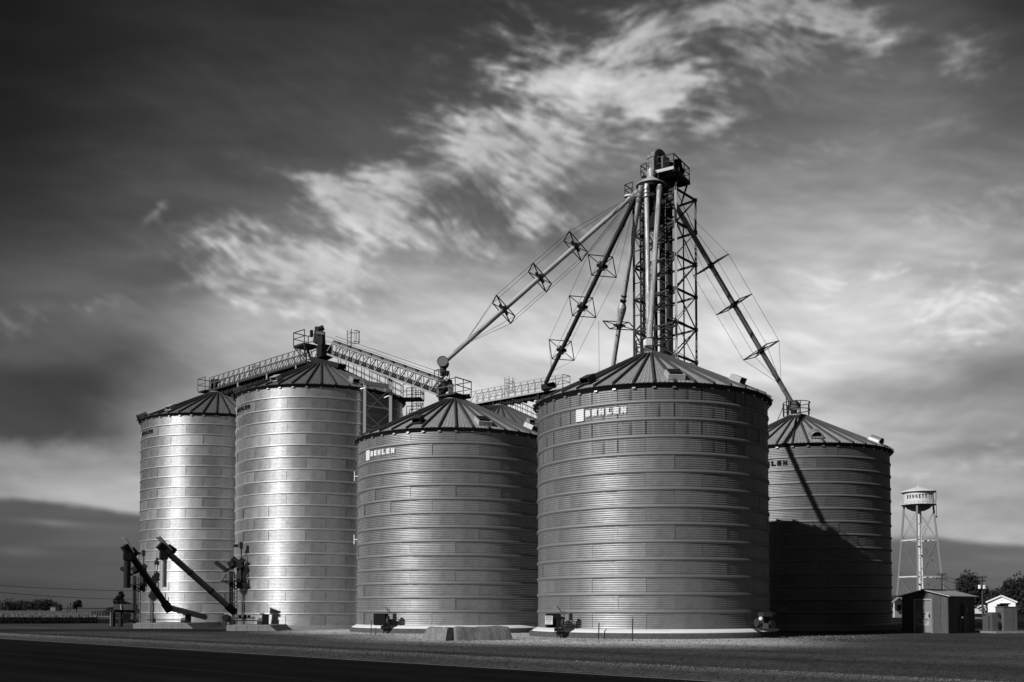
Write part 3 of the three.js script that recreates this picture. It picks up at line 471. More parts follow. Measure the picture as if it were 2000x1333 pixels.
// roof stair and caged ladder on the right of the second tall bin
{
  const b = bins.B, a = 84 * RAD, o = V(Math.sin(a), 0, Math.cos(a)), s = V(o.z, 0, -o.x), at = (r, k, y = 0) => add(add(V(b.o.x, b.top + 0.1 + (R1 - r) * SLOPE + y, b.o.z), o, r), s, k);
  const t = thing('roof_stair', 'railed stair running down the right roof slope of the second bin to a caged ladder', 'stair', at(6.2, 0));
  for (const k of [-0.38, 0.38]) { railing(t, at(1.4, k), at(6.1, k), 8, 0.95, darkSteel, { w: 0.045 }); bar(t, 'stringer', darkSteel, at(1.2, k), at(6.2, k), 0.05, 0.14); }
  for (let r = 1.4; r < 6.1; r += 0.32) bar(t, 'tread', midSteel, at(r, -0.38, 0.06), at(r, 0.38, 0.06), 0.2, 0.03, o);
  const e = at(6.3, 0), pl = add(e, o, 0.75);
  bar(t, 'landing', darkSteel, add(e, o, -0.1), add(e, o, 1.3), 1.3, 0.07); for (const k of [-0.65, 0.65]) railing(t, add(e, s, k), add(add(e, o, 1.3), s, k), 2, 1.0, darkSteel); railing(t, add(add(e, o, 1.3), s, -0.65), add(add(e, o, 1.3), s, 0.65), 1, 1.0, darkSteel, { ends: false });
  const l2 = add(pl, up, -1.6); bar(t, 'landing', darkSteel, add(add(l2, o, -0.5), s, 0), add(add(l2, o, 0.6), s, 0), 1.1, 0.07); for (const k of [-0.55, 0.55]) railing(t, add(add(l2, o, -0.5), s, k), add(add(l2, o, 0.6), s, k), 1, 1.0, darkSteel);
  ladderCage(t, add(add(pl, up, -6), o, -0.2), 7.0, o, darkSteel);
  bar(t, 'bracket', darkSteel, add(l2, o, 0.6), add(add(l2, o, -0.7), up, -0.9), 0.06);
}
// ---------------------------------------------------------------- landing on the low bin
{
  const b = bins.C, c = V(b.o.x, b.cap + 0.32, b.o.z), t = thing('roof_platform', 'railed platform with tail drive on the peak of the low bin under the long spout', 'platform', c);
  const fy = P(890, 771, 63.6).y, fl = (px, d) => P(px, 770, d).setY(fy);
  const q0 = fl(852, 63.9), q1 = fl(889, 62.9), q2 = fl(920.5, 64.3), q3 = fl(884, 65.3);
  { const g = new THREE.BufferGeometry(), pts = [q0, q1, q2, q3]; const lo = pts.map((p) => add(p, up, -0.1)), all = [...pts, ...lo]; g.setAttribute('position', new THREE.Float32BufferAttribute(all.flatMap((p) => [p.x, p.y, p.z]), 3)); g.setAttribute('uv', new THREE.Float32BufferAttribute(all.flatMap((p) => [p.x, p.z]), 2)); g.setIndex([0, 1, 2, 0, 2, 3, 4, 6, 5, 4, 7, 6, 0, 4, 5, 0, 5, 1, 1, 5, 6, 1, 6, 2, 2, 6, 7, 2, 7, 3, 3, 7, 4, 3, 4, 0]); const h = g.toNonIndexed(); h.computeVertexNormals(); solid(t, 'platform', h, darkSteel); }
  railing(t, q1, q2, 2, 0.95, midSteel, { w: 0.055 }); railing(t, q2, q3, 1, 0.95, midSteel, { w: 0.05, ends: false }); railing(t, q0, q1, 1, 0.9, midSteel, { w: 0.05 });
  bar(t, 'skirt_beam', blackSteel, add(P(856, 779, 64), up, 0), P(918, 774, 64), 0.3, 0.22);
  for (const px of [866, 902]) for (const d of [63.7, 64.5]) bar(t, 'support_leg', darkSteel, fl(px, d), add(V(lerp(fl(px, d).x, b.o.x, 0.4), b.cap + 0.1, lerp(fl(px, d).z, b.o.z, 0.4)), up, 0), 0.08);
  // tail housing, gate box and motor stacked on the platform
  bar(t, 'tail_housing', blackSteel, P(858, 764, 64.2), P(876, 752, 64.2), 0.75, 0.5); box(t, 'gate_box', darkSteel, P(872, 752, 64), [0.55, 0.6, 0.5], 0.5); bar(t, 'chute', blackSteel, P(866, 738, 64.1), P(880, 757, 63.9), 0.42, 0.42); box(t, 'transition', galv, P(880.5, 760, 63.5), [0.3, 0.5, 0.2], 0.3);
  rod(t, 'drive_motor', blackSteel, P(868, 729, 64), P(876, 731, 64), 0.17);
  { const g = new THREE.BoxGeometry(0.24, 0.24, 0.02).rotateZ(Math.PI / 4), m = part(t, 'placard', g, whitePaint, P(871.5, 739.5, 63.6)); m.rotation.y = 0.1; const d = part(t, 'placard_mark', new THREE.BoxGeometry(0.05, 0.06, 0.01), darkSteel, P(871.5, 739.5, 63.58)); d.rotation.y = 0.1; }
  // small frame around the spout inlet
  const f0 = P(848.5, 739, 64.4), f1 = P(857, 738, 63.8), f2 = P(866, 742, 64.8); bar(t, 'frame_post', darkSteel, f0, P(848.5, 724.5, 64.4), 0.05); bar(t, 'frame_post', darkSteel, P(857, 762, 63.8), P(857, 722, 63.8), 0.06); bar(t, 'frame_rail', darkSteel, P(848.5, 725, 64.4), P(857, 722, 63.8), 0.05); bar(t, 'frame_rail', darkSteel, P(857, 723, 63.8), P(878, 726, 63.8), 0.05); bar(t, 'frame_post', darkSteel, P(878, 742, 63.8), P(877, 726, 63.8), 0.05);
}
// ---------------------------------------------------------------- catwalk behind, over the hidden bin
{
  const b = bins.G, u = V(0.75, 0, 0.66).normalize(), s = V(-u.z, 0, u.x), fy = b.cap + 0.72, o = V(b.o.x, fy, b.o.z), a = add(o, u, -3.2), e = add(o, u, 7.6);
  const t = thing('catwalk', 'railed catwalk behind, running from the hidden bin to the left roof of the biggest bin', 'catwalk', o);
  bar(t, 'deck', darkSteel, add(a, up, -0.05), add(e, up, -0.05), 1.0, 0.07);
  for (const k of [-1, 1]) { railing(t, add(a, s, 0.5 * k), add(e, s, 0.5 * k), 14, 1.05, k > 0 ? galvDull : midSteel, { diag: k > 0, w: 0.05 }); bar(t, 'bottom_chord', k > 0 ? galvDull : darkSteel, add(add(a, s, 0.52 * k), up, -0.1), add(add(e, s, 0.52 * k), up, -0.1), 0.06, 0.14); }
  bar(t, 'conveyor_trough', blackSteel, add(a, up, -0.35), add(e, up, -0.35), 0.45, 0.4);
  for (let i = 1; i < 14; i++) bar(t, 'hanger', darkSteel, add(mixv(a, e, i / 14), up, -0.1), add(mixv(a, e, i / 14), up, -0.7), 0.6, 0.07, s);
  railing(t, add(e, s, -0.5), add(e, s, 0.5), 1, 1.05, darkSteel, { ends: false });
  for (const k of [-1, 1]) for (const q of [-0.45, 0.45]) bar(t, 'support_leg', darkSteel, add(add(o, u, q), s, 0.4 * k), add(add(V(b.o.x, b.cap, b.o.z), u, q), s, 0.4 * k), 0.12);
  for (const k of [-1, 1]) bar(t, 'support_leg', darkSteel, add(add(o, u, 4.8), s, 0.4 * k), add(add(V(b.o.x, b.top + 0.5, b.o.z), u, 4.8), s, 0.4 * k), 0.12);
  bar(t, 'spout_inlet', blackSteel, P(1059, 758, 86.8), P(1084, 753, 86.4), 0.6, 0.45);
  ladderCage(t, add(add(add(o, u, 0.3), s, -0.62), up, 0.2), 1.9, s.clone().negate(), midSteel);
  for (const k of [0, 0.5]) railing(t, add(add(V(b.o.x, b.top + 0.1 + (R1 - 1.2) * SLOPE, b.o.z), V(0.8, 0, 0.6), 1.2), V(-0.6, 0, 0.8), k), add(add(V(b.o.x, b.top + 0.1 + (R1 - 4.6) * SLOPE, b.o.z), V(0.8, 0, 0.6), 4.6), V(-0.6, 0, 0.8), k), 6, 0.9, darkSteel);
}

// ---------------------------------------------------------------- elevator tower
const TZ = 68, TC = V(10.27, 0, -TZ);
{
  const t = thing('elevator_tower', 'tall open lattice steel tower with four posts rising behind the biggest bin', 'tower', TC);
  const corner = [V(10.66, 0, -65.7), V(12.32, 0, -67.7), V(9.9, 0, -70.2), V(8.24, 0, -68.3)], top = P(1363, 395, 68).y, lv = [];
  for (let y = top; y > 0; y -= 2.2) lv.push(y);
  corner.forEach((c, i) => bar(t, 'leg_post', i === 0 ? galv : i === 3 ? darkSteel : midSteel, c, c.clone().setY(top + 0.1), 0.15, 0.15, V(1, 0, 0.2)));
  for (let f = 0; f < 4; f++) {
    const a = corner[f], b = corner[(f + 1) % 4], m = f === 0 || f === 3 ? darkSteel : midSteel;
    lv.forEach((y, i) => {
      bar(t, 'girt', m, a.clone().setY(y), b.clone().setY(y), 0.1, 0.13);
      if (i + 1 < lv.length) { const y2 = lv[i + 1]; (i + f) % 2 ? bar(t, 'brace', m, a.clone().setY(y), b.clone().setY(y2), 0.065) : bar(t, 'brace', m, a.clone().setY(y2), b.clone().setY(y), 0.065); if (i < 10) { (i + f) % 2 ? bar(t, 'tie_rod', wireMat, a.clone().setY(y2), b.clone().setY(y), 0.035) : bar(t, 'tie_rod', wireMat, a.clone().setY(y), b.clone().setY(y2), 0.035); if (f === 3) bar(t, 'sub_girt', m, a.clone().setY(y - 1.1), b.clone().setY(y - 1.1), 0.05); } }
      const g = a.clone().setY(y); if (f < 2 && i < 9) box(t, 'gusset', m, g, [0.17, 0.24, 0.17], 0.4);
    });
  }
  lv.slice(0, 9).forEach((y) => bar(t, 'cross_tie', midSteel, corner[0].clone().setY(y - 0.2), corner[2].clone().setY(y - 0.2), 0.06));
  // open stair landings between the posts
  lv.slice(0, 9).forEach((y, i) => { const a = mixv(corner[3], corner[0], 0.15).setY(y - 0.9), b = mixv(corner[3], corner[0], 0.9).setY(y - 0.9); bar(t, 'landing', blackSteel, a, b, 0.05, 0.12); bar(t, 'landing_rail', darkSteel, add(a, up, 0.9), add(b, up, 0.9), 0.05); bar(t, 'stair_stringer', darkSteel, a, mixv(corner[3], corner[2], 0.5).setY(y + 1.3), 0.06, 0.15); });
  for (const [px, d, w] of [[1252, 68.2, 0.07], [1258, 68.8, 0.1], [1282, 69.2, 0.09], [1320, 69, 0.06], [1336, 68.5, 0.05]]) { const p = P(px, 600, d); rod(t, 'conduit', darkSteel, V(p.x, 2, -d), V(p.x, top - 0.5, -d), w); }
  lv.slice(0, 10).forEach((y, i) => { const g = new THREE.TorusGeometry(0.95, 0.04, 5, 20, Math.PI * 1.25).rotateX(Math.PI / 2).rotateY(-0.4).translate(9.3 + 0.02 * i, y - 0.6, -66.2); solid(t, 'tie_ring', g, darkSteel); bar(t, 'tie_bar', darkSteel, V(8.5, y - 0.6, -66.4), V(10.6, y - 0.2, -65.8), 0.06); });
  // caged ladder up the left side
  const lb = mixv(corner[3], corner[0], 0.3);
  for (const k of [-0.2, 0.2]) bar(t, 'ladder_stile', darkSteel, V(lb.x + k, 6, lb.z + 0.25), V(lb.x + k, top, lb.z + 0.25), 0.045);
  for (let y = 12; y < top; y += 0.45) bar(t, 'ladder_rung', darkSteel, V(lb.x - 0.2, y, lb.z + 0.25), V(lb.x + 0.2, y, lb.z + 0.25), 0.03);
  for (let y = 13; y < top; y += 1.1) { for (let k = 0; k < 6; k++) { const a = (k / 6) * Math.PI, c = ((k + 1) / 6) * Math.PI; bar(t, 'cage_hoop', darkSteel, V(lb.x - 0.4 * Math.cos(a), y, lb.z + 0.25 + 0.6 * Math.sin(a)), V(lb.x - 0.4 * Math.cos(c), y, lb.z + 0.25 + 0.6 * Math.sin(c)), 0.035); } }
}
// bucket elevator: two casings, round topped head, funnel and distributor cone, service decks
const DC = P(1271, 358, 66.4);
{
  const t = thing('bucket_elevator', 'bucket elevator with twin dark casings, round topped head and service deck above the spouts', 'grain elevator', V(10, 0, -67.5));
  const c1 = P(1308, 520, 67.6), c2 = P(1294, 520, 68.4), ty = P(1300, 345, 67.8).y;
  bar(t, 'casing', darkSteel, V(P(1308, 600, 67.6).x, 0, -67.6), V(c1.x - 0.02, ty, -67.6), 0.36, 0.3, V(1, 0, -0.4)); bar(t, 'casing', darkSteel, V(P(1294, 600, 68.4).x, 0, -68.4), V(c2.x, ty, -68.4), 0.26, 0.36, V(1, 0, -0.4));
  for (let y = 6; y < ty; y += 2.4) { box(t, 'casing_flange', blackSteel, V(c1.x, y, -67.6), [0.5, 0.06, 0.44], 0.38); box(t, 'casing_flange', blackSteel, V(c2.x, y, -68.4), [0.34, 0.06, 0.44], 0.38); }
  // head: arched profile turned to the right, lit narrow side to the left
  const b0 = P(1277, 337, 66.8), ax = V(0.8, 0, -0.6), nrm = V(-0.6, 0, -0.8), w = 1.26, hh = 1.1, dd = 0.62;
  const sh = new THREE.Shape(); sh.moveTo(0, 0); sh.lineTo(w, 0); sh.lineTo(w, hh); sh.absarc(w / 2, hh, w / 2, 0, Math.PI, false); sh.lineTo(0, 0);
  const g = new THREE.ExtrudeGeometry(sh, { depth: dd, bevelEnabled: true, bevelSize: 0.025, bevelThickness: 0.025, bevelSegments: 1, curveSegments: 20 });
  g.applyMatrix4(new THREE.Matrix4().makeBasis(ax, up, ax.clone().cross(up))); const gd = ax.clone().cross(up); const shift = gd.dot(nrm) > 0 ? 0 : -dd; g.translate(b0.x + gd.x * shift, b0.y, b0.z + gd.z * shift); solid(t, 'head_hood', g, std(0.34, 0.3, 0.5, { map: rep(texPipe, 0.8, 0.8) }));
  const front = add(b0, nrm, -0.03);
  { const r = new THREE.TorusGeometry(w / 2 - 0.05, 0.03, 5, 20, Math.PI); r.applyMatrix4(new THREE.Matrix4().makeBasis(ax, up, ax.clone().cross(up))); const q = add(add(front, ax, w / 2), up, hh); r.translate(q.x, q.y, q.z); solid(t, 'hood_rim', r, midSteel); }
  { const q = add(add(front, ax, w / 2), up, hh * 0.92), r = gRod(add(q, nrm, 0.02), add(q, nrm, -0.07), 0.38, 0.38, 20); solid(t, 'pulley_cover', r, darkSteel); solid(t, 'bearing', gRod(q, add(q, nrm, -0.2), 0.1), blackSteel); }
  bar(t, 'head_band', darkSteel, add(b0, up, hh), add(add(b0, nrm, dd), up, hh), 0.08, 0.06);
  // throat and distributor cone
  const th = [P(1263, 336, 66.6), P(1270, 346, 66.4)];
  solid(t, 'throat', gRod(add(DC, up, 0.32), P(1272, 337, 66.6), 0.2, 0.42, 4), palePipe);
  { const g2 = new THREE.CylinderGeometry(0.14, 0.95, 0.62, 28, 1, false); g2.translate(DC.x, DC.y + 0.14, DC.z); solid(t, 'distributor_cone', g2, palePipe); const r = new THREE.TorusGeometry(0.95, 0.035, 6, 32).rotateX(Math.PI / 2); r.translate(DC.x, DC.y - 0.17, DC.z); solid(t, 'distributor_rim', r, palePipe); const d = new THREE.CylinderGeometry(0.93, 0.8, 0.2, 28); d.translate(DC.x, DC.y - 0.29, DC.z); solid(t, 'distributor_base', d, darkSteel); }
  bar(t, 'core_pipe', blackSteel, add(DC, up, -0.2), add(add(DC, up, -2.8), V(0.5, 0, -0.6)), 0.7, 0.7);
  // service deck to the right of the head
  const a = P(1316, 325, 65.9), v1 = V(1.42, 0, -2.3), v2 = V(-1.0, 0, -0.62), q = [a, add(a, v1), add(add(a, v1), v2), add(a, v2)];
  { const m = mixv(q[0], q[2], 0.5), ang = Math.atan2(v1.x, v1.z); box(t, 'service_deck', darkSteel, add(m, up, -0.05), [v2.length(), 0.07, v1.length()], ang); for (let k = 0; k <= 8; k++) { const p = add(a, v1, k / 8); bar(t, 'deck_joist', k % 2 ? midSteel : darkSteel, add(p, up, -0.16), add(add(p, v2), up, -0.16), 0.08, 0.12); } }
  bar(t, 'deck_beam', std(0.5, 0, 0.7), add(add(q[0], up, -0.1), v2, -0.02), add(add(q[3], up, -0.1), v2, 0.1), 0.16, 0.2); bar(t, 'deck_beam', darkSteel, add(q[0], up, -0.16), add(q[1], up, -0.16), 0.14, 0.24); bar(t, 'deck_beam', darkSteel, add(q[3], up, -0.16), add(q[2], up, -0.16), 0.14, 0.24);
  railing(t, q[0], q[1], 3, 0.86, darkSteel, { w: 0.06 }); railing(t, q[1], q[2], 1, 0.86, darkSteel, { w: 0.055, ends: false }); railing(t, q[3], q[0], 1, 0.86, darkSteel, { w: 0.05, ends: false }); bar(t, 'post', darkSteel, q[2], add(q[2], up, 0.86), 0.05);
  for (const k of [0.3, 0.9]) { bar(t, 'deck_strut', darkSteel, add(add(a, v1, k), up, -0.2), V(lerp(10.3, 11.4, k), a.y - 2.0, -66.6 - k), 0.09); bar(t, 'deck_strut', darkSteel, add(add(add(a, v1, k), v2), up, -0.2), V(9.9, a.y - 2.1, -67 - k), 0.09); }
  // motor and reducer on the deck
  box(t, 'reducer', blackSteel, add(add(add(a, v1, 0.3), v2, 0.5), up, 0.32), [0.5, 0.55, 0.6], 0.5); { const m = add(add(add(a, v1, 0.5), v2, 0.35), up, 0.45); solid(t, 'drive_motor', gRod(m, add(m, V(0.5, 0, -0.5)), 0.22, 0.22, 14), blackSteel); }
  box(t, 'belt_guard', midSteel, add(add(add(a, v1, 0.05), v2, 0.55), up, 0.42), [0.55, 0.75, 0.18], 0.55); bar(t, 'guard_roof', blackSteel, add(add(a, v1, 0.2), V(0, 0.68, 0)), add(add(a, v1, 0.75), V(-0.4, 0.5, 0)), 0.5, 0.06);
  for (const k of [0.15, 0.5, 0.85]) bar(t, 'under_frame', darkSteel, add(add(a, v1, k), up, -0.35), add(add(add(a, v1, k), v2), up, -0.35), 0.14, 0.2); box(t, 'head_base', blackSteel, add(add(b0, ax, 0.55), up, -0.55), [1.1, 1.0, 1.0], 0.6);
  // small rail behind the head and lower landing at the left
  const l0 = P(1251.5, 346, 67.6), l1 = P(1263, 340, 67.0); railing(t, l0, l1, 1, 0.75, darkSteel, { w: 0.05 }); railing(t, l0, add(l0, V(0.6, 0, -0.7)), 1, 0.75, darkSteel, { w: 0.05, ends: false }); bar(t, 'side_deck', galvDull, add(l0, V(0.2, -0.05, 0)), add(l1, V(0, -0.05, 0)), 0.5, 0.08);
  const m0 = P(1220.5, 382, 67.6), m1 = P(1236, 376.5, 67.0), m2 = add(m0, V(0.55, 0, -0.75)); railing(t, m0, m1, 1, 0.72, darkSteel, { w: 0.05 }); railing(t, m0, m2, 1, 0.72, darkSteel, { w: 0.05 }); bar(t, 'side_deck', galvDull, add(m0, V(0.15, -0.06, -0.1)), add(m1, V(0.5, -0.06, -0.1)), 0.6, 0.09); bar(t, 'side_bracket', darkSteel, add(m0, up, -0.1), V(8.4, m0.y - 0.9, -68.2), 0.07); bar(t, 'side_bracket', darkSteel, add(m1, up, -0.1), V(8.9, m0.y - 0.3, -67.8), 0.1);
}
// ---------------------------------------------------------------- spouts
function spout(label, pts, r, mat, { frames = [], size = 1.8, drum, turned, cables = true, collar = 1 } = {}) {
  const t = thing('grain_spout', label, 'grain spout', pts[0].clone(), 'spouts fanning out from the elevator head');
  const a = pts[0], b = pts[pts.length - 1], dir = b.clone().sub(a).normalize(), u = (turned ? turned.clone().addScaledVector(dir, -turned.dot(dir)) : V(-dir.z, 0, dir.x)).normalize(), v = u.clone().cross(dir).normalize(), L = a.distanceTo(b);
  for (let i = 0; i + 1 < pts.length; i++) solid(t, 'pipe', gRod(pts[i], pts[i + 1], r, r, 16), mat);
  for (let s = 0; s < collar; s++) { const p = add(a, dir, 0.25 + 0.28 * s); solid(t, 'collar', gRod(p, add(p, dir, 0.16), r * 1.28, r * 1.28, 16), galv); }
  for (let s = 3; s < L - 1; s += 3.05) { const k = s / L, p = pts.length === 2 ? mixv(a, b, k) : null; if (p) solid(t, 'flange', gRod(p, add(p, dir, 0.07), r * 1.13, r * 1.13, 14), mat); }
  const rings = [];
  for (const k of frames) {
    const c = mixv(a, b, k), h = size / 2, q = [[1, 1], [1, -1], [-1, -1], [-1, 1]].map(([i, j]) => add(add(c, u, i * h), v, j * h));
    rings.push(q);
    solid(t, 'spreader_frame', [...q.map((p, i) => gBar(p, q[(i + 1) % 4], 0.055)), ...q.map((p) => gBar(c, p, 0.055))], blackSteel);
    solid(t, 'gusset', [gBar(add(c, u, -0.42), add(c, u, 0.42), 0.05, 0.3, dir), gBar(add(c, v, -0.42), add(c, v, 0.42), 0.05, 0.3, dir), gRod(add(c, dir, -0.16), add(c, dir, 0.16), r * 1.15)], blackSteel);
  }
  if (cables && rings.length) for (let i = 0; i < 4; i++) {
    const line = [add(a, dir, 0.3), ...rings.map((q) => q[i]), add(b, dir, -1.6)];
    for (let k = 0; k + 1 < line.length; k++) rod(t, 'cable', wireMat, line[k], line[k + 1], 0.013);
  }
  if (drum) { const c = add(b, dir, 0.15), o = V(-0.1, 0.12, 1).normalize(); solid(t, 'inlet_drum', [gRod(add(c, o, -0.28), add(c, o, 0.28), drum, drum, 24)], midSteel); solid(t, 'drum_rim', (() => { const g = new THREE.TorusGeometry(drum, 0.03, 6, 24); g.lookAt(o); const q = add(c, o, 0.28); g.translate(q.x, q.y, q.z); return g; })(), midSteel); solid(t, 'drum_neck', gRod(add(c, up, -drum * 0.8), add(c, up, -drum - 0.5), drum * 0.62, drum * 0.62, 14), darkSteel); }
  return t;
}
spout('long pale spout with three spreader frames, reaching left to the low bin', [P(1244, 376, 66.2), P(869, 706, 64.2)], 0.16, palePipe, { frames: [0.328, 0.515, 0.702], size: 1.75, drum: 0.33, collar: 2 });
spout('dark spout with three spreader frames, leaning down to the catwalk behind', [P(1246, 376, 66.8), P(1066, 748, 86.2)], 0.17, darkPipe, { frames: [0.33, 0.54, 0.79], size: 1.9 });
{
  const a = P(1252.5, 363, 65.6), b = P(1196.5, 722, 72), t = spout('pale steep spout with a swollen joint, left of the tower', [a, b], 0.165, palePipe, { frames: [0.745], size: 1.9, cables: false, collar: 3 }), at = (k) => mixv(a, b, k);
  solid(t, 'swollen_joint', [gRod(at(0.615), at(0.642), 0.165, 0.3, 18), gRod(at(0.642), at(0.66), 0.3, 0.3, 18), gRod(at(0.66), at(0.735), 0.3, 0.17, 18)], palePipe);
  solid(t, 'collar', [gRod(at(0.575), at(0.585), 0.2, 0.2, 16), gRod(at(0.6), at(0.612), 0.22, 0.22, 16)], darkSteel);
  solid(t, 'pipe', gRod(b, add(b, V(-0.5, -9, -1.2)), 0.165, 0.165, 14), palePipe);
  for (const [px, py, e] of [[1169.5, 627, [1170.5, 735]], [1205, 700, [1207, 722]]]) rod(t, 'cable', wireMat, P(px, py, 70), P(...e, 70), 0.013);
}
spout('pale upright spout, the left one of the close pair before the tower', [P(1263, 361, 65.5), P(1266, 560, 64.4), P(1268, 678, 62.6)], 0.16, palePipe, { collar: 3, cables: false });
{
  const t = spout('pale mottled spout, the right one of the close pair, ending on the biggest bin', [P(1288.5, 364, 65.4), P(1268, 672, 54.6)], 0.16, palePipe, { collar: 2, cables: false });
  const c = P(1266.5, 676, 54.2); box(t, 'inlet_box', whitePaint, P(1266.5, 671, 54.1), [0.42, 0.4, 0.4], 0.2); solid(t, 'inlet_drum', gRod(P(1266, 683.5, 54.2), P(1266, 683.8, 53.7), 0.24, 0.24, 20), midSteel); box(t, 'inlet_neck', midSteel, P(1266.5, 688, 54.1), [0.4, 0.5, 0.4], 0.2);
}
spout('rust streaked spout with three thin spreader frames, reaching right to the end bin', [P(1306, 378, 66.3), P(1549, 791, 69.9)], 0.165, wornPipe, { frames: [0.33, 0.515, 0.735], size: 2.0, drum: 0.33, collar: 2, turned: V(0.05, 0.05, 1) });

// rail ring and ladder on the right end bin's cap; rail ring on the biggest bin's cap
{
  const ring = (o, y, r, h, mat, name, label, n) => { const t = thing(name, label, 'railing', V(o.x, y, o.z)); for (let i = 0; i < n; i++) { const a = (i / n) * 2 * Math.PI, p = V(o.x + r * Math.sin(a), y, o.z + r * Math.cos(a)); bar(t, 'post', mat, p, add(p, up, h), 0.055); } for (const k of [0.45, 1]) { const g = new THREE.TorusGeometry(r, 0.03, 5, 36).rotateX(Math.PI / 2).translate(o.x, y + h * k, o.z); solid(t, 'rail_ring', g, mat); } return t; };
  const e = bins.E, t = ring(e.o, e.cap + 0.12, 0.9, 0.92, darkSteel, 'guard_rail', 'round guard rail on the peak of the right end bin', 7);
  const l = P(1532, 822, 70), l2 = P(1531.5, 790, 69.6); bar(t, 'ladder_stile', darkSteel, l, l2, 0.05); bar(t, 'ladder_stile', darkSteel, P(1519, 822, 70), P(1530, 795, 69.8), 0.04); bar(t, 'ladder_stile', darkSteel, P(1538, 820, 69.6), P(1536, 776, 69.4), 0.06);
  const d = bins.D; const t2 = ring(d.o, d.cap + 0.1, 0.8, 0.75, darkSteel, 'guard_rail', 'low round guard rail on the peak of the biggest bin', 9);
  for (const px of [1246, 1252, 1256]) bar(t2, 'gate_post', darkSteel, P(px, 690, 53.2), P(px, 676, 53.2), 0.04);
}

// ---------------------------------------------------------------- unloading gear in front of the two tall bins
function auger(label, elbow, head, tail, r, matTube, spoutLen) {
  const t = thing('unload_auger', label, 'auger', elbow.clone().setY(0), 'unloading augers of the tall bins'), d = head.clone().sub(elbow).normalize(), up2 = V(-d.z, 0, d.x).cross(d).normalize();
  solid(t, 'tube', gRod(elbow, head, r, r, 18), matTube); solid(t, 'elbow', gRod(add(elbow, d, -0.3), add(elbow, d, 0.4), r * 1.3, r * 1.3, 14), blackSteel);
  for (const k of [0.3, 0.6, 0.9]) { const p = mixv(elbow, head, k); solid(t, 'clamp_ring', gRod(p, add(p, d, 0.09), r * 1.12, r * 1.12, 16), blackSteel); }
  if (tail) { solid(t, 'tail_tube', gRod(elbow, tail, r * 0.95, r * 0.95, 16), midSteel); }
  const s = add(head, d, -0.1), btm = add(s, up, -spoutLen);
  solid(t, 'down_spout', gRod(add(s, up, -0.3), btm, r * 1.02, r * 1.02, 18), spoutLen > 2.6 ? blackSteel : galvDull);
  solid(t, 'spout_collar', gBox(add(s, up, -0.42), [r * 2.3, 0.5, r * 2.3], 0.5), blackSteel);
  const c = add(head, d, 0.1); solid(t, 'head_box', gBar(add(c, d, -0.3), add(c, d, 0.2), r * 2.1, r * 2.1), blackSteel);
  solid(t, 'head_plate', gBar(add(add(c, d, -0.75), up, 0.28), add(add(c, d, 0.3), up, 0.45), 0.7, 0.06), galvDull);
  solid(t, 'drive_motor', gRod(add(add(c, up2, 0.3), d, -0.3), add(add(c, up2, 0.36), d, -0.85), 0.2, 0.2, 14), blackSteel);
  for (const k of [0.05, 0.12]) { const p = add(mixv(elbow, head, k), up2, r); bar(t, 'hydraulic_hose', blackSteel, p, add(add(p, up2, 0.25), d, 0.3), 0.04); }
  return t;
}
auger('black auger with a black drop spout, leaning left in front of the far left bin', P(327, 1187, 73), P(247, 1073, 70.9), P(400, 1206, 77.5), 0.23, blackSteel, 2.62);
auger('grey topped auger with a pale drop spout, leaning left from the second bin', P(452, 1191, 67.4), P(317, 1071, 64.4), null, 0.2, midSteel, 2.4);
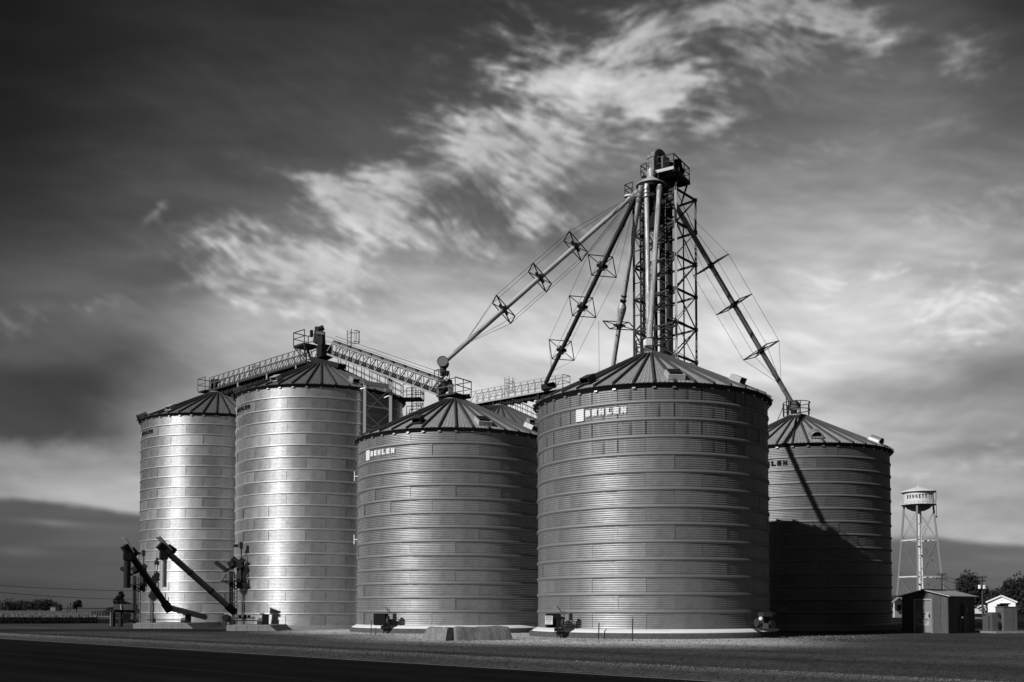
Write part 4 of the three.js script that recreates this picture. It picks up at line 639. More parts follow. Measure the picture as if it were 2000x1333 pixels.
{
  const x0 = P(452, 1200, 70.2), t = thing('unload_mast', 'braced loading mast with floodlights and small platform, before the second bin', 'mast', V(x0.x, 0, x0.z), 'loading masts with floodlights'), q = (px, py, dz = 0) => P(px, py, 70.2 + dz);
  bar(t, 'mast', blackSteel, V(q(450, 1200).x, 0, -70.2), q(449, 1117), 0.1); bar(t, 'mast', blackSteel, V(q(454, 1200).x, 0, -70.2), q(453, 1117), 0.1);
  for (let y = 1122; y < 1222; y += 6) bar(t, 'lacing', blackSteel, q(449.5, y), q(453.5, y + 3), 0.04);
  bar(t, 'ladder_stile', darkSteel, q(458, 1222, 0.5), q(458, 1118, 0.5), 0.05); bar(t, 'ladder_stile', darkSteel, q(462.5, 1222, 0.5), q(462.5, 1118, 0.5), 0.05); for (let y = 1128; y < 1222; y += 8) bar(t, 'rung', darkSteel, q(458, y, 0.5), q(462.5, y, 0.5), 0.05);
  bar(t, 'platform', blackSteel, q(434, 1136), q(472, 1136), 0.9, 0.09); railing(t, q(441, 1135.5, -0.3), q(470, 1135.5, -0.3), 3, 0.42, darkSteel, { w: 0.04 }); bar(t, 'knee_brace', blackSteel, q(439, 1137), q(463, 1152), 0.06); bar(t, 'knee_brace', blackSteel, q(450, 1138), q(472, 1153), 0.06); bar(t, 'toe_bracket', blackSteel, q(434, 1136), q(441, 1122), 0.05);
  bar(t, 'support', darkSteel, q(467, 1150, 0.2), q(467, 1110, 0.2), 0.32, 0.3); bar(t, 'support', darkSteel, q(471.5, 1152, 0.3), q(471.5, 1108, 0.3), 0.14); 
  bar(t, 'floodlight_arm', blackSteel, q(442, 1115), q(458, 1107), 0.2, 0.16); bar(t, 'floodlight', blackSteel, q(421, 1099), q(442, 1115), 0.3, 0.26); bar(t, 'floodlight', blackSteel, q(447, 1105), q(457, 1099), 0.5, 0.4); bar(t, 'spout_cap', blackSteel, q(453, 1091), q(467, 1103), 0.12, 0.4); bar(t, 'spout_cap', blackSteel, q(463, 1108), q(475, 1092), 0.34, 0.3); bar(t, 'spout_cap', blackSteel, q(466, 1109), q(474, 1103), 0.42, 0.3); bar(t, 'spout_lip', midSteel, q(456, 1108), q(468, 1103), 0.16, 0.2);
  bar(t, 'hose', blackSteel, q(475, 1098), q(476, 1122), 0.1, 0.1); bar(t, 'hose', blackSteel, q(476, 1120), q(477, 1140), 0.1, 0.1);
  box(t, 'motor', blackSteel, q(471, 1066), [0.2, 0.45, 0.3], 0.2); bar(t, 'motor', midSteel, q(467, 1060.5), q(467, 1068), 0.14); bar(t, 'motor', blackSteel, q(456, 1067), q(467, 1066), 0.12, 0.2); bar(t, 'conduit', darkSteel, q(471, 1070), q(471, 1108), 0.07); bar(t, 'conduit', galv, q(458, 1068), q(457, 1090), 0.06);
  bar(t, 'control_box', blackSteel, q(449, 1195), q(461, 1195), 0.22, 0.3); bar(t, 'foot', blackSteel, q(448, 1216), q(460, 1216), 0.08, 0.3); 
  const c = t.clone(); c.name = numbered('unload_mast'); const o = P(263, 1200, 79.6); c.position.set(o.x, -0.02, o.z); c.userData.label = 'braced loading mast with floodlights at the far left, partly behind the black auger'; scene.add(c);
}
// pads, motors and drive shafts
{
  const pad = (label, x0, x1, z0, z1, h) => { const t = thing('concrete_pad', label, 'concrete pad', V((x0 + x1) / 2, 0, (z0 + z1) / 2), 'concrete pads under the unloading gear'), s = new THREE.Shape([[x0, -0.05], [x1 + 0.5, -0.05], [x1, h], [x0, h]].map(([a, b]) => new THREE.Vector2(a, b))), n = 4, d = (z0 - z1) / n; for (let i = 0; i < 1; i++) { const g = new THREE.ExtrudeGeometry(s, { depth: z0 - z1, bevelEnabled: true, bevelSize: 0.02, bevelThickness: 0.02, bevelSegments: 1 }); g.translate(0, 0, z1); solid(t, 'slab', g, concreteSlab); } for (let x = x0 + 0.6; x < x1; x += 0.7) box(t, 'form_joint', darkSteel, V(x, h / 2 - 0.02, z0 + 0.022), [0.015, h - 0.06, 0.012]); return t; };
  pad('pale concrete pad at the foot of the far left bin', G(262, 1228.5).x, G(366, 1228.5).x, -71.6, -80.5, 0.34); pad('pale concrete pad at the foot of the second bin', G(446, 1233).x, G(529, 1233).x, -64.2, -70, 0.34);
  const drive = (label, px, py, z, k = 1) => { const c = P(px, py, z), t = thing('unload_drive', label, 'drive motor', V(c.x, 0.34, c.z), 'black drive motors on the pads'); box(t, 'guard', blackSteel, c, [0.42, 0.72, 0.42], 0.3); solid(t, 'motor', gRod(add(c, V(-0.45, -0.05, 0.05)), add(c, V(-0.1, -0.05, 0.05)), 0.16, 0.16, 14), midSteel); bar(t, 'stand', darkSteel, add(c, V(-0.35, -0.4, 0)), add(c, V(-0.35, -0.05, 0)), 0.3, 0.3); box(t, 'cover', galvDull, add(c, V(-0.2, 0.34, 0.1)), [0.3, 0.14, 0.3], 0.3); bar(t, 'drive_shaft', blackSteel, add(c, V(-0.4, -0.08, 0.1)), add(c, V(-1.9 * k, -0.06, 0.1)), 0.06); return t; };
  drive('black drive motor on the pad of the second bin', 518, 1211, 66.6); drive('black drive motor on the pad of the far left bin', 367, 1210, 74.8, 1.6);
  const tt = thing('sweep_drive', 'dark round gear drum beside a pale plate between the two tall bins', 'gear drum', G(438, 1224)); { const c = P(444, 1207, 69.2); solid(tt, 'drum', gRod(add(c, V(-0.1, 0, -0.2)), add(c, V(-0.1, 0, 0.25)), 0.22, 0.22, 20), blackSteel); box(tt, 'mounting_plate', galvDull, add(c, V(-0.05, -0.02, -0.3)), [0.55, 0.62, 0.05]); bar(tt, 'frame', darkSteel, P(452, 1208, 69), P(497, 1208, 67), 0.08); for (const px of [468, 479, 486]) box(tt, 'valve', blackSteel, P(px, 1205, 68), [0.16, 0.2, 0.16], 0.4); bar(tt, 'stand', darkSteel, add(c, V(-0.2, -0.2, 0)), V(c.x - 0.2, 0, c.z), 0.3, 0.2); }
}
// ---------------------------------------------------------------- aeration fans
function fan(label, c, turn, mirrored) {
  const t = thing('aeration_fan', label, 'aeration fan', V(c.x, 0.3, c.z), 'black aeration fans at the foot of the bins'), rot = (x, y, z) => V(c.x + x * Math.cos(turn) + z * Math.sin(turn), c.y + y, c.z - x * Math.sin(turn) + z * Math.cos(turn));
  const s = new THREE.Shape(), w = 0.32; s.moveTo(-w + 0.08, -w); s.lineTo(w - 0.08, -w); s.quadraticCurveTo(w, -w, w, -w + 0.08); s.lineTo(w, w); s.lineTo(-w, w); s.lineTo(-w, -w + 0.08); s.quadraticCurveTo(-w, -w, -w + 0.08, -w);
  const g = new THREE.ExtrudeGeometry(s, { depth: 0.7, bevelEnabled: true, bevelSize: 0.02, bevelThickness: 0.02, bevelSegments: 2 }); g.translate(0, 0, -0.35); g.rotateY(turn); g.translate(c.x, c.y, c.z); solid(t, 'housing', g, fanBlack);
  solid(t, 'inlet_ring', gRod(rot(w, -0.05, 0.05), rot(w + 0.14, -0.05, 0.05), 0.27, 0.24, 22), midSteel); solid(t, 'hub', gRod(rot(w + 0.1, -0.05, 0.05), rot(w + 0.2, -0.05, 0.05), 0.1, 0.1, 14), darkSteel);
  bar(t, 'strap', midSteel, rot(-w - 0.01, 0.2, 0.34), rot(-w - 0.01, -0.3, 0.34), 0.06, 0.03);
  bar(t, 'motor_bracket', darkSteel, rot(w, 0.1, 0.1), rot(w + 0.4, 0.14, 0.1), 0.06, 0.12); bar(t, 'switch_box', galvDull, rot(w + 0.36, 0.02, 0.2), rot(w + 0.36, 0.32, 0.2), 0.2, 0.16); box(t, 'switch_cover', blackSteel, rot(w + 0.53, 0.18, 0.18), [0.16, 0.32, 0.24], turn);
  bar(t, 'conduit', wireMat, rot(w + 0.05, 0.42, -0.2), rot(0.12, 0.72, -0.5), 0.035); bar(t, 'conduit', wireMat, rot(w + 0.05, 0.42, -0.2), rot(w + 0.3, 0.2, 0), 0.035);
  for (const k of [-0.12, 0.12]) bar(t, 'leg', darkSteel, rot(w - 0.02 + k, -0.3, 0.1), rot(w - 0.02 + k, -0.92, 0.1).setY(0), 0.05); box(t, 'foot_plate', blackSteel, rot(w - 0.04, -0.44, 0.1), [0.45, 0.16, 0.3], turn); bar(t, 'leg_tie', darkSteel, rot(w - 0.14, -0.7, 0.1), rot(w + 0.1, -0.7, 0.1), 0.04);
  return t;
}
fan('black square aeration fan at the lower left of the low lettered bin', P(744, 1210.5, 58.7), -0.15);
{
  const f = fan('black square aeration fan carrying a white notice, left foot of the biggest bin', P(1081, 1213, 49.4), -0.12);
  const ts = canvasSign(0.36, 0.42, (x, w, h) => { x.fillStyle = '#e8e8e8'; x.fillRect(0, 0, w, h); x.strokeStyle = '#555'; x.lineWidth = 4; x.strokeRect(4, 4, w - 8, h - 8); x.fillStyle = '#0a0a0a'; x.fillRect(30, 18, w - 60, 66); x.fillStyle = '#e8e8e8'; x.fillRect(42, 30, w - 84, 42); x.fillStyle = '#0a0a0a'; x.textAlign = 'center'; x.font = '900 34px sans-serif'; x.fillText('NOTICE', w / 2, 63); x.font = '900 48px sans-serif'; x.fillText('PRIVATE', w / 2, 136); x.font = '900 30px sans-serif'; x.fillText('PROPERTY', w / 2, 178); x.fillText('KEEP OUT', w / 2, 222); }, 600);
  const m = part(f, 'notice_sign', new THREE.BoxGeometry(0.37, 0.42, 0.015), std(1, 0, 0.6, { map: ts }), P(1072, 1212, 48.9)); m.rotation.y = -0.06;
}
{
  const c = P(1492, 1213, 49.3), t = thing('aeration_fan', 'grey motor driven aeration fan at the right foot of the biggest bin', 'aeration fan', V(c.x, 0.3, c.z), 'black aeration fans at the foot of the bins');
  box(t, 'housing', darkSteel, add(c, V(0.25, 0.02, -0.2)), [0.32, 0.75, 0.7], 0.5); box(t, 'base_frame', darkSteel, add(c, V(0.1, -0.42, 0.1)), [0.95, 0.1, 0.7], 0.2); solid(t, 'motor', gRod(add(c, V(-0.25, 0.1, 0.42)), add(c, V(-0.05, 0.1, 0)), 0.1, 0.1, 18), galvDull); solid(t, 'motor_cap', gRod(add(c, V(-0.26, 0.1, 0.46)), add(c, V(-0.25, 0.1, 0.42)), 0.06, 0.08, 16), whitePaint); box(t, 'frame', darkSteel, add(c, V(0.05, 0.3, 0.1)), [0.5, 0.2, 0.5], 0.3); solid(t, 'inlet_ring', gRod(add(c, V(-0.42, -0.1, 0.25)), add(c, V(-0.3, -0.1, 0.2)), 0.2, 0.22, 20), darkSteel); box(t, 'panel', midSteel, add(c, V(0, -0.25, 0.2)), [0.3, 0.25, 0.2], 0.2);
}
// ---------------------------------------------------------------- concrete blocks and stakes
function block(label, profile, a, b, seedOff) {
  const L = a.distanceTo(b), t = thing('barrier_block', label, 'concrete barrier', mixv(a, b, 0.5)), n = 24, pos = [], idx = [], uv = [], dir = b.clone().sub(a).normalize(), s = V(dir.z, 0, -dir.x);
  const k = profile.length;
  for (let i = 0; i <= n; i++) profile.forEach(([x, y], j) => { const e = i === 0 || i === n ? 0.95 : 1, slope = seedOff === 3 ? 0.3 * Math.max(0, 1 - i / 9) : -0.2 * Math.max(0, (i - 20) / 4), q = add(add(mixv(a, b, i / n), s, x * e), up, y * (e < 1 ? 0.97 : 1)).addScaledVector(dir, slope * y * 1.3); const w = 0.13 * (fbm(i * 0.17 + seedOff, j * 1.1, 5) - 0.5); q.addScaledVector(s, w).addScaledVector(up, w * 0.8); pos.push(q.x, q.y, q.z); uv.push(i / n * L / 1.2, j / k * 1.6); });
  for (let i = 0; i < n; i++) for (let j = 0; j < k - 1; j++) { const p = i * k + j; idx.push(p, p + 1, p + k, p + 1, p + k + 1, p + k); }
  for (const [i, f] of [[0, 1], [n, 0]]) { const c = pos.length / 3, m = add(i ? b : a, up, -0.03); pos.push(m.x, m.y, m.z); uv.push(0.5, 0.5); for (let j = 0; j < k - 1; j++) f ? idx.push(c, i * k + j + 1, i * k + j) : idx.push(c, i * k + j, i * k + j + 1); }
  let g = new THREE.BufferGeometry(); g.setAttribute('position', new THREE.Float32BufferAttribute(pos, 3)); g.setAttribute('uv', new THREE.Float32BufferAttribute(uv, 2)); g.setIndex(idx); g = toCreasedNormals(g, 0.7); g.translate(-t.position.x, -t.position.y, -t.position.z);
  part(t, 'barrier_body', g, std(0.27, 0, 0.95, { map: texConcrete, bumpMap: texConcrete, bumpScale: 0.04, side: THREE.DoubleSide })); return t;
}
{
  const prof = [[0.36, -0.03], [0.37, 0.1], [0.33, 0.22], [0.29, 0.4], [0.25, 0.58], [0.22, 0.68], [0.14, 0.73], [-0.1, 0.74], [-0.2, 0.68], [-0.27, 0.35], [-0.34, -0.03]];
  block('short broken concrete barrier block lying left of the long one', prof.map(([x, y]) => [x * 1.05, y * 0.8]), G(833, 1250.5), G(880, 1251.8), 3);
  block('long broken concrete barrier block on the gravel between the two lettered bins', prof.map(([x, y]) => [x, y * 0.84]), G(887, 1251.8), G(997, 1250.3), 11);
}
for (const [px, y0, y1, label, w] of [[724, 1240, 1212, 'thin rusty stake at the left, taller of the two before the low bin', 0.04], [733, 1240, 1226, 'short rusty stake at the left before the low bin', 0.035], [1169, 1250, 1217, 'dark leaning stake before the biggest bin, left of the tall one', 0.05], [1180, 1250, 1234, 'short dark stake with bent tip before the biggest bin', 0.05], [1235, 1253, 1202, 'tall thin stake with pale tip before the biggest bin', 0.045]]) {
  const g = G(px, y0), d = -g.z, t = thing('stake', label, 'stake', g); bar(t, 'shaft', std(0.04, 0.2, 0.8), add(g, up, -0.1), P(px + 1.2, y1, d), w);
  if (px === 1235) bar(t, 'tip', galvDull, P(px + 1.2, y1 + 7, d), P(px + 1.3, y1, d), w * 1.1);
  if (px === 1180) bar(t, 'bent_tip', std(0.04, 0.2, 0.8), P(px + 1, y1, d), P(px + 5, y1 - 5, d), w * 0.7);
}
// weeds along the big bin's footing
for (const [px, py, label] of [[1213, 1250, 'small dark weed tuft against the footing behind the tall stake'], [1245, 1250, 'low dark weed tuft right of the tall stake']]) {
  const g0 = G(px, py - 2), gs = []; for (let i = 0; i < 60; i++) { const a = rnd() * 6.28, l = rr(0.08, 0.3), b = add(g0, V(Math.cos(a) * rnd() * 0.3, 0, Math.sin(a) * rnd() * 0.12)); gs.push(gBar(b, add(b, V(Math.cos(a) * 0.14, l, Math.sin(a) * 0.14)), 0.012, 0.004)); }
  const t = thing('weed', label, 'weed', g0); solid(t, 'foliage', gs, leafMat2);
}

// ---------------------------------------------------------------- shed, cabinets
{
  const Nn = V(24.65, 0, -58), fl = V(-1, 0, -1).normalize(), sd = V(1, 0, -1).normalize(), FW = 2.62, SL = 3.9, EH = 2.1, GH = 0.34, t = thing('metal_shed', 'dark metal shed with a lettered door, beside the right end bin', 'shed', Nn);
  const wallM = [0.105, 0.09, 0.115].map((g) => std(g, 0.3, 0.6, { map: rep(texWear, 0.6, 0.6) })), panel = (o, dir, w, h0, h1, m) => { const s = new THREE.Shape([[0.012, 0], [w - 0.012, 0], [w - 0.012, h1], [0.012, h0]].map(([a, b]) => new THREE.Vector2(a, b))), g = new THREE.ExtrudeGeometry(s, { depth: 0.04, bevelEnabled: true, bevelSize: 0.008, bevelThickness: 0.008, bevelSegments: 1 }); g.applyMatrix4(new THREE.Matrix4().makeBasis(dir, up, dir.clone().cross(up))); g.translate(o.x, o.y, o.z); solid(t, 'wall_panel', g, m); };
  const hAt = (s) => EH + GH * (1 - Math.abs(s / FW - 0.5) * 2), door0 = 0.92, door1 = 1.85, n = 7, w = FW / n;
  for (let i = 0; i < n; i++) { const s0 = i * w, s1 = s0 + w, o = add(Nn, fl, s0); if (s1 > door0 && s0 < door1) { const y = 1.9; panel(o.clone().setY(y), fl, w, hAt(s0) - y, hAt(s1) - y, wallM[i % 3]); if (s0 < door0) panel(o, fl, door0 - s0 - 0.03, y, y, wallM[i % 3]); if (s1 > door1) panel(add(Nn, fl, door1 + 0.03), fl, s1 - door1 - 0.03, y, y, wallM[i % 3]); } else panel(o, fl, w, hAt(s0), hAt(s1), wallM[i % 3]); }
  for (let i = 0; i < 9; i++) { panel(add(Nn, sd, (i * SL) / 9), sd, SL / 9, EH, EH, wallM[i % 3]); panel(add(add(Nn, fl, FW), sd, (i * SL) / 9), sd, SL / 9, EH, EH, wallM[i % 3]); }
  { const b = add(Nn, sd, SL); for (let i = 0; i < n; i++) panel(add(b, fl, i * w), fl, w, hAt(i * w), hAt((i + 1) * w), wallM[i % 3]); }
  const rg = add(add(Nn, fl, FW / 2), up, EH + GH + 0.05), e1 = add(add(Nn, fl, -0.22), up, EH - 0.0), e2 = add(add(Nn, fl, FW + 0.22), up, EH - 0.0);
  for (const [e, nm] of [[e1, 0], [e2, 1]]) for (let i = 0; i < 9; i++) { const a = add(mixv(rg, e, 0.5), sd, -0.2 + ((SL + 0.4) * (i + 0.5)) / 9), len = rg.distanceTo(e), m = part(t, 'roof_sheet', UBOX, roofSteel[i % 3], a); const y = e.clone().sub(rg).normalize(); m.quaternion.setFromRotationMatrix(new THREE.Matrix4().makeBasis(sd, y, sd.clone().cross(y))); m.scale.set((SL + 0.4) / 9 - 0.015, len, 0.045); }
  bar(t, 'ridge_cap', roofSteel[0], add(add(rg, sd, -0.22), up, 0.03), add(add(rg, sd, SL + 0.22), up, 0.03), 0.2, 0.05);
  // door with printed notice
  const td = canvasSign(0.9, 1.85, (x, w2, h) => { x.fillStyle = '#9a9a9a'; x.fillRect(0, 0, w2, h); x.fillStyle = '#c4c4c4'; x.fillRect(w2 * 0.06, h * 0.36, w2 * 0.84, h * 0.42); x.fillStyle = '#141414'; x.textAlign = 'center'; x.font = '900 34px sans-serif'; ['FIRE', 'OR', 'ELECTRICAL', 'ONLY'].forEach((s, i) => { x.save(); x.translate(w2 * 0.48, h * (0.45 + i * 0.088)); if (s.length > 6) x.scale(0.72, 1); x.fillText(s, 0, 0); x.restore(); }); }, 200);
  const dc = add(add(Nn, fl, (door0 + door1) / 2), up, 0.95), out = V(-0.7071, 0, 0.7071), dm = part(t, 'door', new THREE.BoxGeometry(door1 - door0 - 0.06, 1.84, 0.05), [0, 1, 2, 3, 5].length ? std(0.62, 0, 0.6, { map: td }) : null, add(dc, out, -0.02)); dm.rotation.y = -Math.PI / 4;
  const hd = part(dm, 'door_handle', new THREE.BoxGeometry(0.05, 0.18, 0.08), blackSteel); hd.position.set(0.36, 0.05, 0.05);
  for (const s of [door0 - 0.03, door1 + 0.03]) bar(t, 'door_jamb', std(0.35, 0.2, 0.6), add(add(Nn, fl, s), out, 0.03), add(add(add(Nn, fl, s), out, 0.03), up, 1.9), 0.07, 0.08); bar(t, 'door_head', std(0.35, 0.2, 0.6), add(add(add(Nn, fl, door0 - 0.06), out, 0.03), up, 1.93), add(add(add(Nn, fl, door1 + 0.06), out, 0.03), up, 1.93), 0.07, 0.08);
  // meter box and cabinet on the side wall
  const so = V(0.7071, 0, 0.7071); box(t, 'meter_box', midSteel, add(add(add(Nn, sd, 2.1), so, 0.1), up, 1.35), [0.22, 0.6, 0.22], Math.PI / 4); box(t, 'meter_dial', galvDull, add(add(add(Nn, sd, 2.25), so, 0.2), up, 1.35), [0.15, 0.15, 0.1], Math.PI / 4); bar(t, 'conduit', midSteel, add(add(Nn, sd, 2.1), so, 0.08), add(add(add(Nn, sd, 2.1), so, 0.08), up, 1.1), 0.06); box(t, 'meter_shelf', midSteel, add(add(add(Nn, sd, 1.7), so, 0.16), up, 0.9), [0.5, 0.1, 0.3], Math.PI / 4); bar(t, 'conduit', midSteel, add(add(Nn, sd, 1.5), so, 0.12), add(add(add(Nn, sd, 1.5), so, 0.12), up, 0.9), 0.06);
}
{
  const z = 59, c0 = G(1962, 1236), o = V(P(1975, 1236, z).x, 0, -z), q = V(-0.5, 0, 0.86), t = thing('electrical_cabinet', 'grey two part electrical cabinet on a slab at the right edge', 'electrical cabinet', o), ang = 0.18;
  const gm = std(0.13, 0, 0.6, { map: rep(texWear, 1, 1) }), gm2 = std(0.1, 0, 0.6, { map: rep(texWear, 1, 1) }), pt = (px, py, zz = z) => P(px, py, zz);
  box(t, 'tall_cabinet', gm, V(pt(1969.5, 1212).x, 0.76, -z - 0.2), [0.84, 1.44, 0.75], ang); box(t, 'low_cabinet', gm2, V(pt(1945.5, 1214).x, 0.62, -z - 0.25), [0.62, 1.14, 0.6], ang); box(t, 'low_cabinet', gm2, V(pt(1936, 1216).x, 0.52, -z - 0.35), [0.36, 0.96, 0.5], ang);
  box(t, 'door_leaf', gm, V(pt(1967, 1212).x, 0.76, -z + 0.2), [0.6, 1.34, 0.02], ang); box(t, 'latch', blackSteel, V(pt(1951.6, 1222).x, 0.5, -z + 0.14), [0.05, 0.36, 0.05], ang); box(t, 'latch', blackSteel, V(pt(1948.5, 1201).x, 1.05, -z + 0.14), [0.05, 0.22, 0.05], ang); box(t, 'latch', blackSteel, V(pt(1948.5, 1224).x, 0.42, -z + 0.14), [0.05, 0.4, 0.05], ang); box(t, 'cabinet_lid', gm, V(pt(1969.5, 1212).x, 1.5, -z - 0.2), [0.9, 0.05, 0.82], ang);
  box(t, 'slab', concreteSlab, V(pt(1962, 1236).x, 0.03, -z - 0.1), [2.0, 0.16, 1.4], ang);
}
// ---------------------------------------------------------------- water tower
{
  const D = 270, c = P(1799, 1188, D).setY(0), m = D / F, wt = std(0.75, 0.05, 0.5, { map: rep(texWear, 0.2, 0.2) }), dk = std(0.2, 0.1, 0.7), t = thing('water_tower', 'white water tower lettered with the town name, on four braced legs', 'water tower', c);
  const yy = (py) => P(1795, py, D).y, ax = P(1794.5, 985, D).x, o = (x, y, z) => V(ax + x, y, -D + z), Rk = 3.75, yb = yy(986), ytop = yy(961);
  const L = (pts, name, mat, n = 40) => { const g = lathe(pts, n); g.translate(ax, 0, -D); return solid(t, name, g, mat); };
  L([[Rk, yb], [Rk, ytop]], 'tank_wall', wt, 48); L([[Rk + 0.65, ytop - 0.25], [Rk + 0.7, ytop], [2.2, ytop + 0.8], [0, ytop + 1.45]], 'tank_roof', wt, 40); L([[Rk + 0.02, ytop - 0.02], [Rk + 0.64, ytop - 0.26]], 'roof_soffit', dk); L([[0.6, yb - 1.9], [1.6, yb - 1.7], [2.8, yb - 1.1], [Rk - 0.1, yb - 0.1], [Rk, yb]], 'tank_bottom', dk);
  L([[Rk, yb - 0.25], [Rk + 0.65, yb - 0.25], [Rk + 0.65, yb - 0.05], [Rk, yb - 0.05]], 'balcony', wt); for (const h of [0.5, 1.0]) { const g = new THREE.TorusGeometry(Rk + 0.62, 0.04, 4, 40).rotateX(Math.PI / 2).translate(ax, yb + h, -D); solid(t, 'balcony_rail', g, wt); } for (let i = 0; i < 28; i++) { const a = (i / 28) * 6.283; bar(t, 'balcony_post', wt, o((Rk + 0.62) * Math.sin(a), yb, (Rk + 0.62) * Math.cos(a)), o((Rk + 0.62) * Math.sin(a), yb + 1, (Rk + 0.62) * Math.cos(a)), 0.06); }
  L([[0.12, ytop + 1.3], [0.12, ytop + 1.8], [0.26, ytop + 1.85], [0, ytop + 2.05]], 'finial', wt, 10);
  const tx = canvasSign(6, 1.4, (x, w, h) => { x.fillStyle = '#0a0a0a'; x.font = '700 116px sans-serif'; x.textBaseline = 'top'; x.lineWidth = 5; x.strokeStyle = '#0a0a0a'; const s = 'BENNETT', st = w / 7; [...s].forEach((ch, i) => { const q = x.measureText(ch).width || 60; x.save(); x.translate(i * st + 6, 8); x.scale((st * 0.76) / q, 0.96); x.fillText(ch, 0, 0); x.strokeText(ch, 0, 0); x.restore(); }); }, 90);
  { const a0 = -71 * RAD, a1 = 14 * RAD, g = new THREE.CylinderGeometry(Rk + 0.03, Rk + 0.03, 1.6, 32, 1, true, a0, a1 - a0); g.translate(ax, yy(971.5), -D); solid(t, 'lettering', g, std(1, 0, 0.6, { map: tx, transparent: true, alphaTest: 0.5 })); }
  L([[0.5, 0.5], [0.5, yb - 2.2], [0.72, yb - 1.7]], 'riser_pipe', wt, 20); for (const py of [1090, 1140]) L([[0.5, yy(py) - 0.1], [0.62, yy(py) - 0.1], [0.62, yy(py) + 0.1], [0.5, yy(py) + 0.1]], 'riser_flange', wt, 20);
  const ph = [27.7, 117.7, 207.7, 297.7].map((x) => x * RAD + Math.PI), low = (i, y) => { const k = clamp(y / (yb - 0.5)), r = lerp(6.2, 3.6, k); return V(lerp(c.x, ax, k) + r * Math.cos(ph[i]), y, -D + r * Math.sin(ph[i])); };
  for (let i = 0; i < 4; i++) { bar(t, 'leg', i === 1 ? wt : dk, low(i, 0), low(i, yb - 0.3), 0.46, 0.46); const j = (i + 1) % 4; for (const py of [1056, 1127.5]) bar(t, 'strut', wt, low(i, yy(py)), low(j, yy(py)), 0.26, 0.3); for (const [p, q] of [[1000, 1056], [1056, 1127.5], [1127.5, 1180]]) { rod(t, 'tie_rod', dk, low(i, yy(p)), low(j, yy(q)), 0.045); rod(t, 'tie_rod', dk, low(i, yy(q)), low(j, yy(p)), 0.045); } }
  for (const k of [-0.2, 0.2]) bar(t, 'tank_ladder', wt, o(2.2 + k, yb - 0.2, 3.3), o(2.2 + k, ytop + 0.6, 3.3), 0.06); rod(t, 'overflow_pipe', wt, o(4.55, yb - 3.2, 0.4), o(4.5, ytop + 0.4, 0.4), 0.07); box(t, 'overflow_weight', dk, o(4.55, yb - 3.3, 0.4), [0.3, 0.4, 0.3]);
}
// ---------------------------------------------------------------- houses and garage on the right
function house(name, label, c, w, d, h, gh, turn, wall, roofM, feats) {
  const t = thing(name, label, name === 'garage' ? 'garage' : 'house', c), M = new THREE.Matrix4().makeRotationY(turn).setPosition(c), put = (g) => g.applyMatrix4(M);
  const s = new THREE.Shape([[-w / 2, 0], [w / 2, 0], [w / 2, h], [0, h + gh], [-w / 2, h]].map(([a, b]) => new THREE.Vector2(a, b))), g = new THREE.ExtrudeGeometry(s, { depth: d, bevelEnabled: false }); g.translate(0, 0, -d); solid(t, 'wall', put(g), wall);
  const l = Math.hypot(w / 2, gh), an = Math.atan2(gh, w / 2);
  for (const k of [-1, 1]) { const r = new THREE.BoxGeometry(l + 0.45, 0.14, d + 0.7); r.translate(k * (l / 2 + 0.2), 0, -d / 2 - 0.0); r.rotateZ(-k * an); r.translate(0, h + gh + 0.1, 0); solid(t, 'roof', put(r), roofM); const f = new THREE.BoxGeometry(l + 0.45, 0.26, 0.06); f.translate(k * (l / 2 + 0.2), -0.1, 0.38); f.rotateZ(-k * an); f.translate(0, h + gh + 0.08, 0); solid(t, 'fascia', put(f), whitePaint); }
  for (const [nm, x, y, ww, hh, m, z = 0.06] of feats) solid(t, nm, put(gBox(V(x, y, z), [ww, hh, 0.12])), m);
  return t;
}
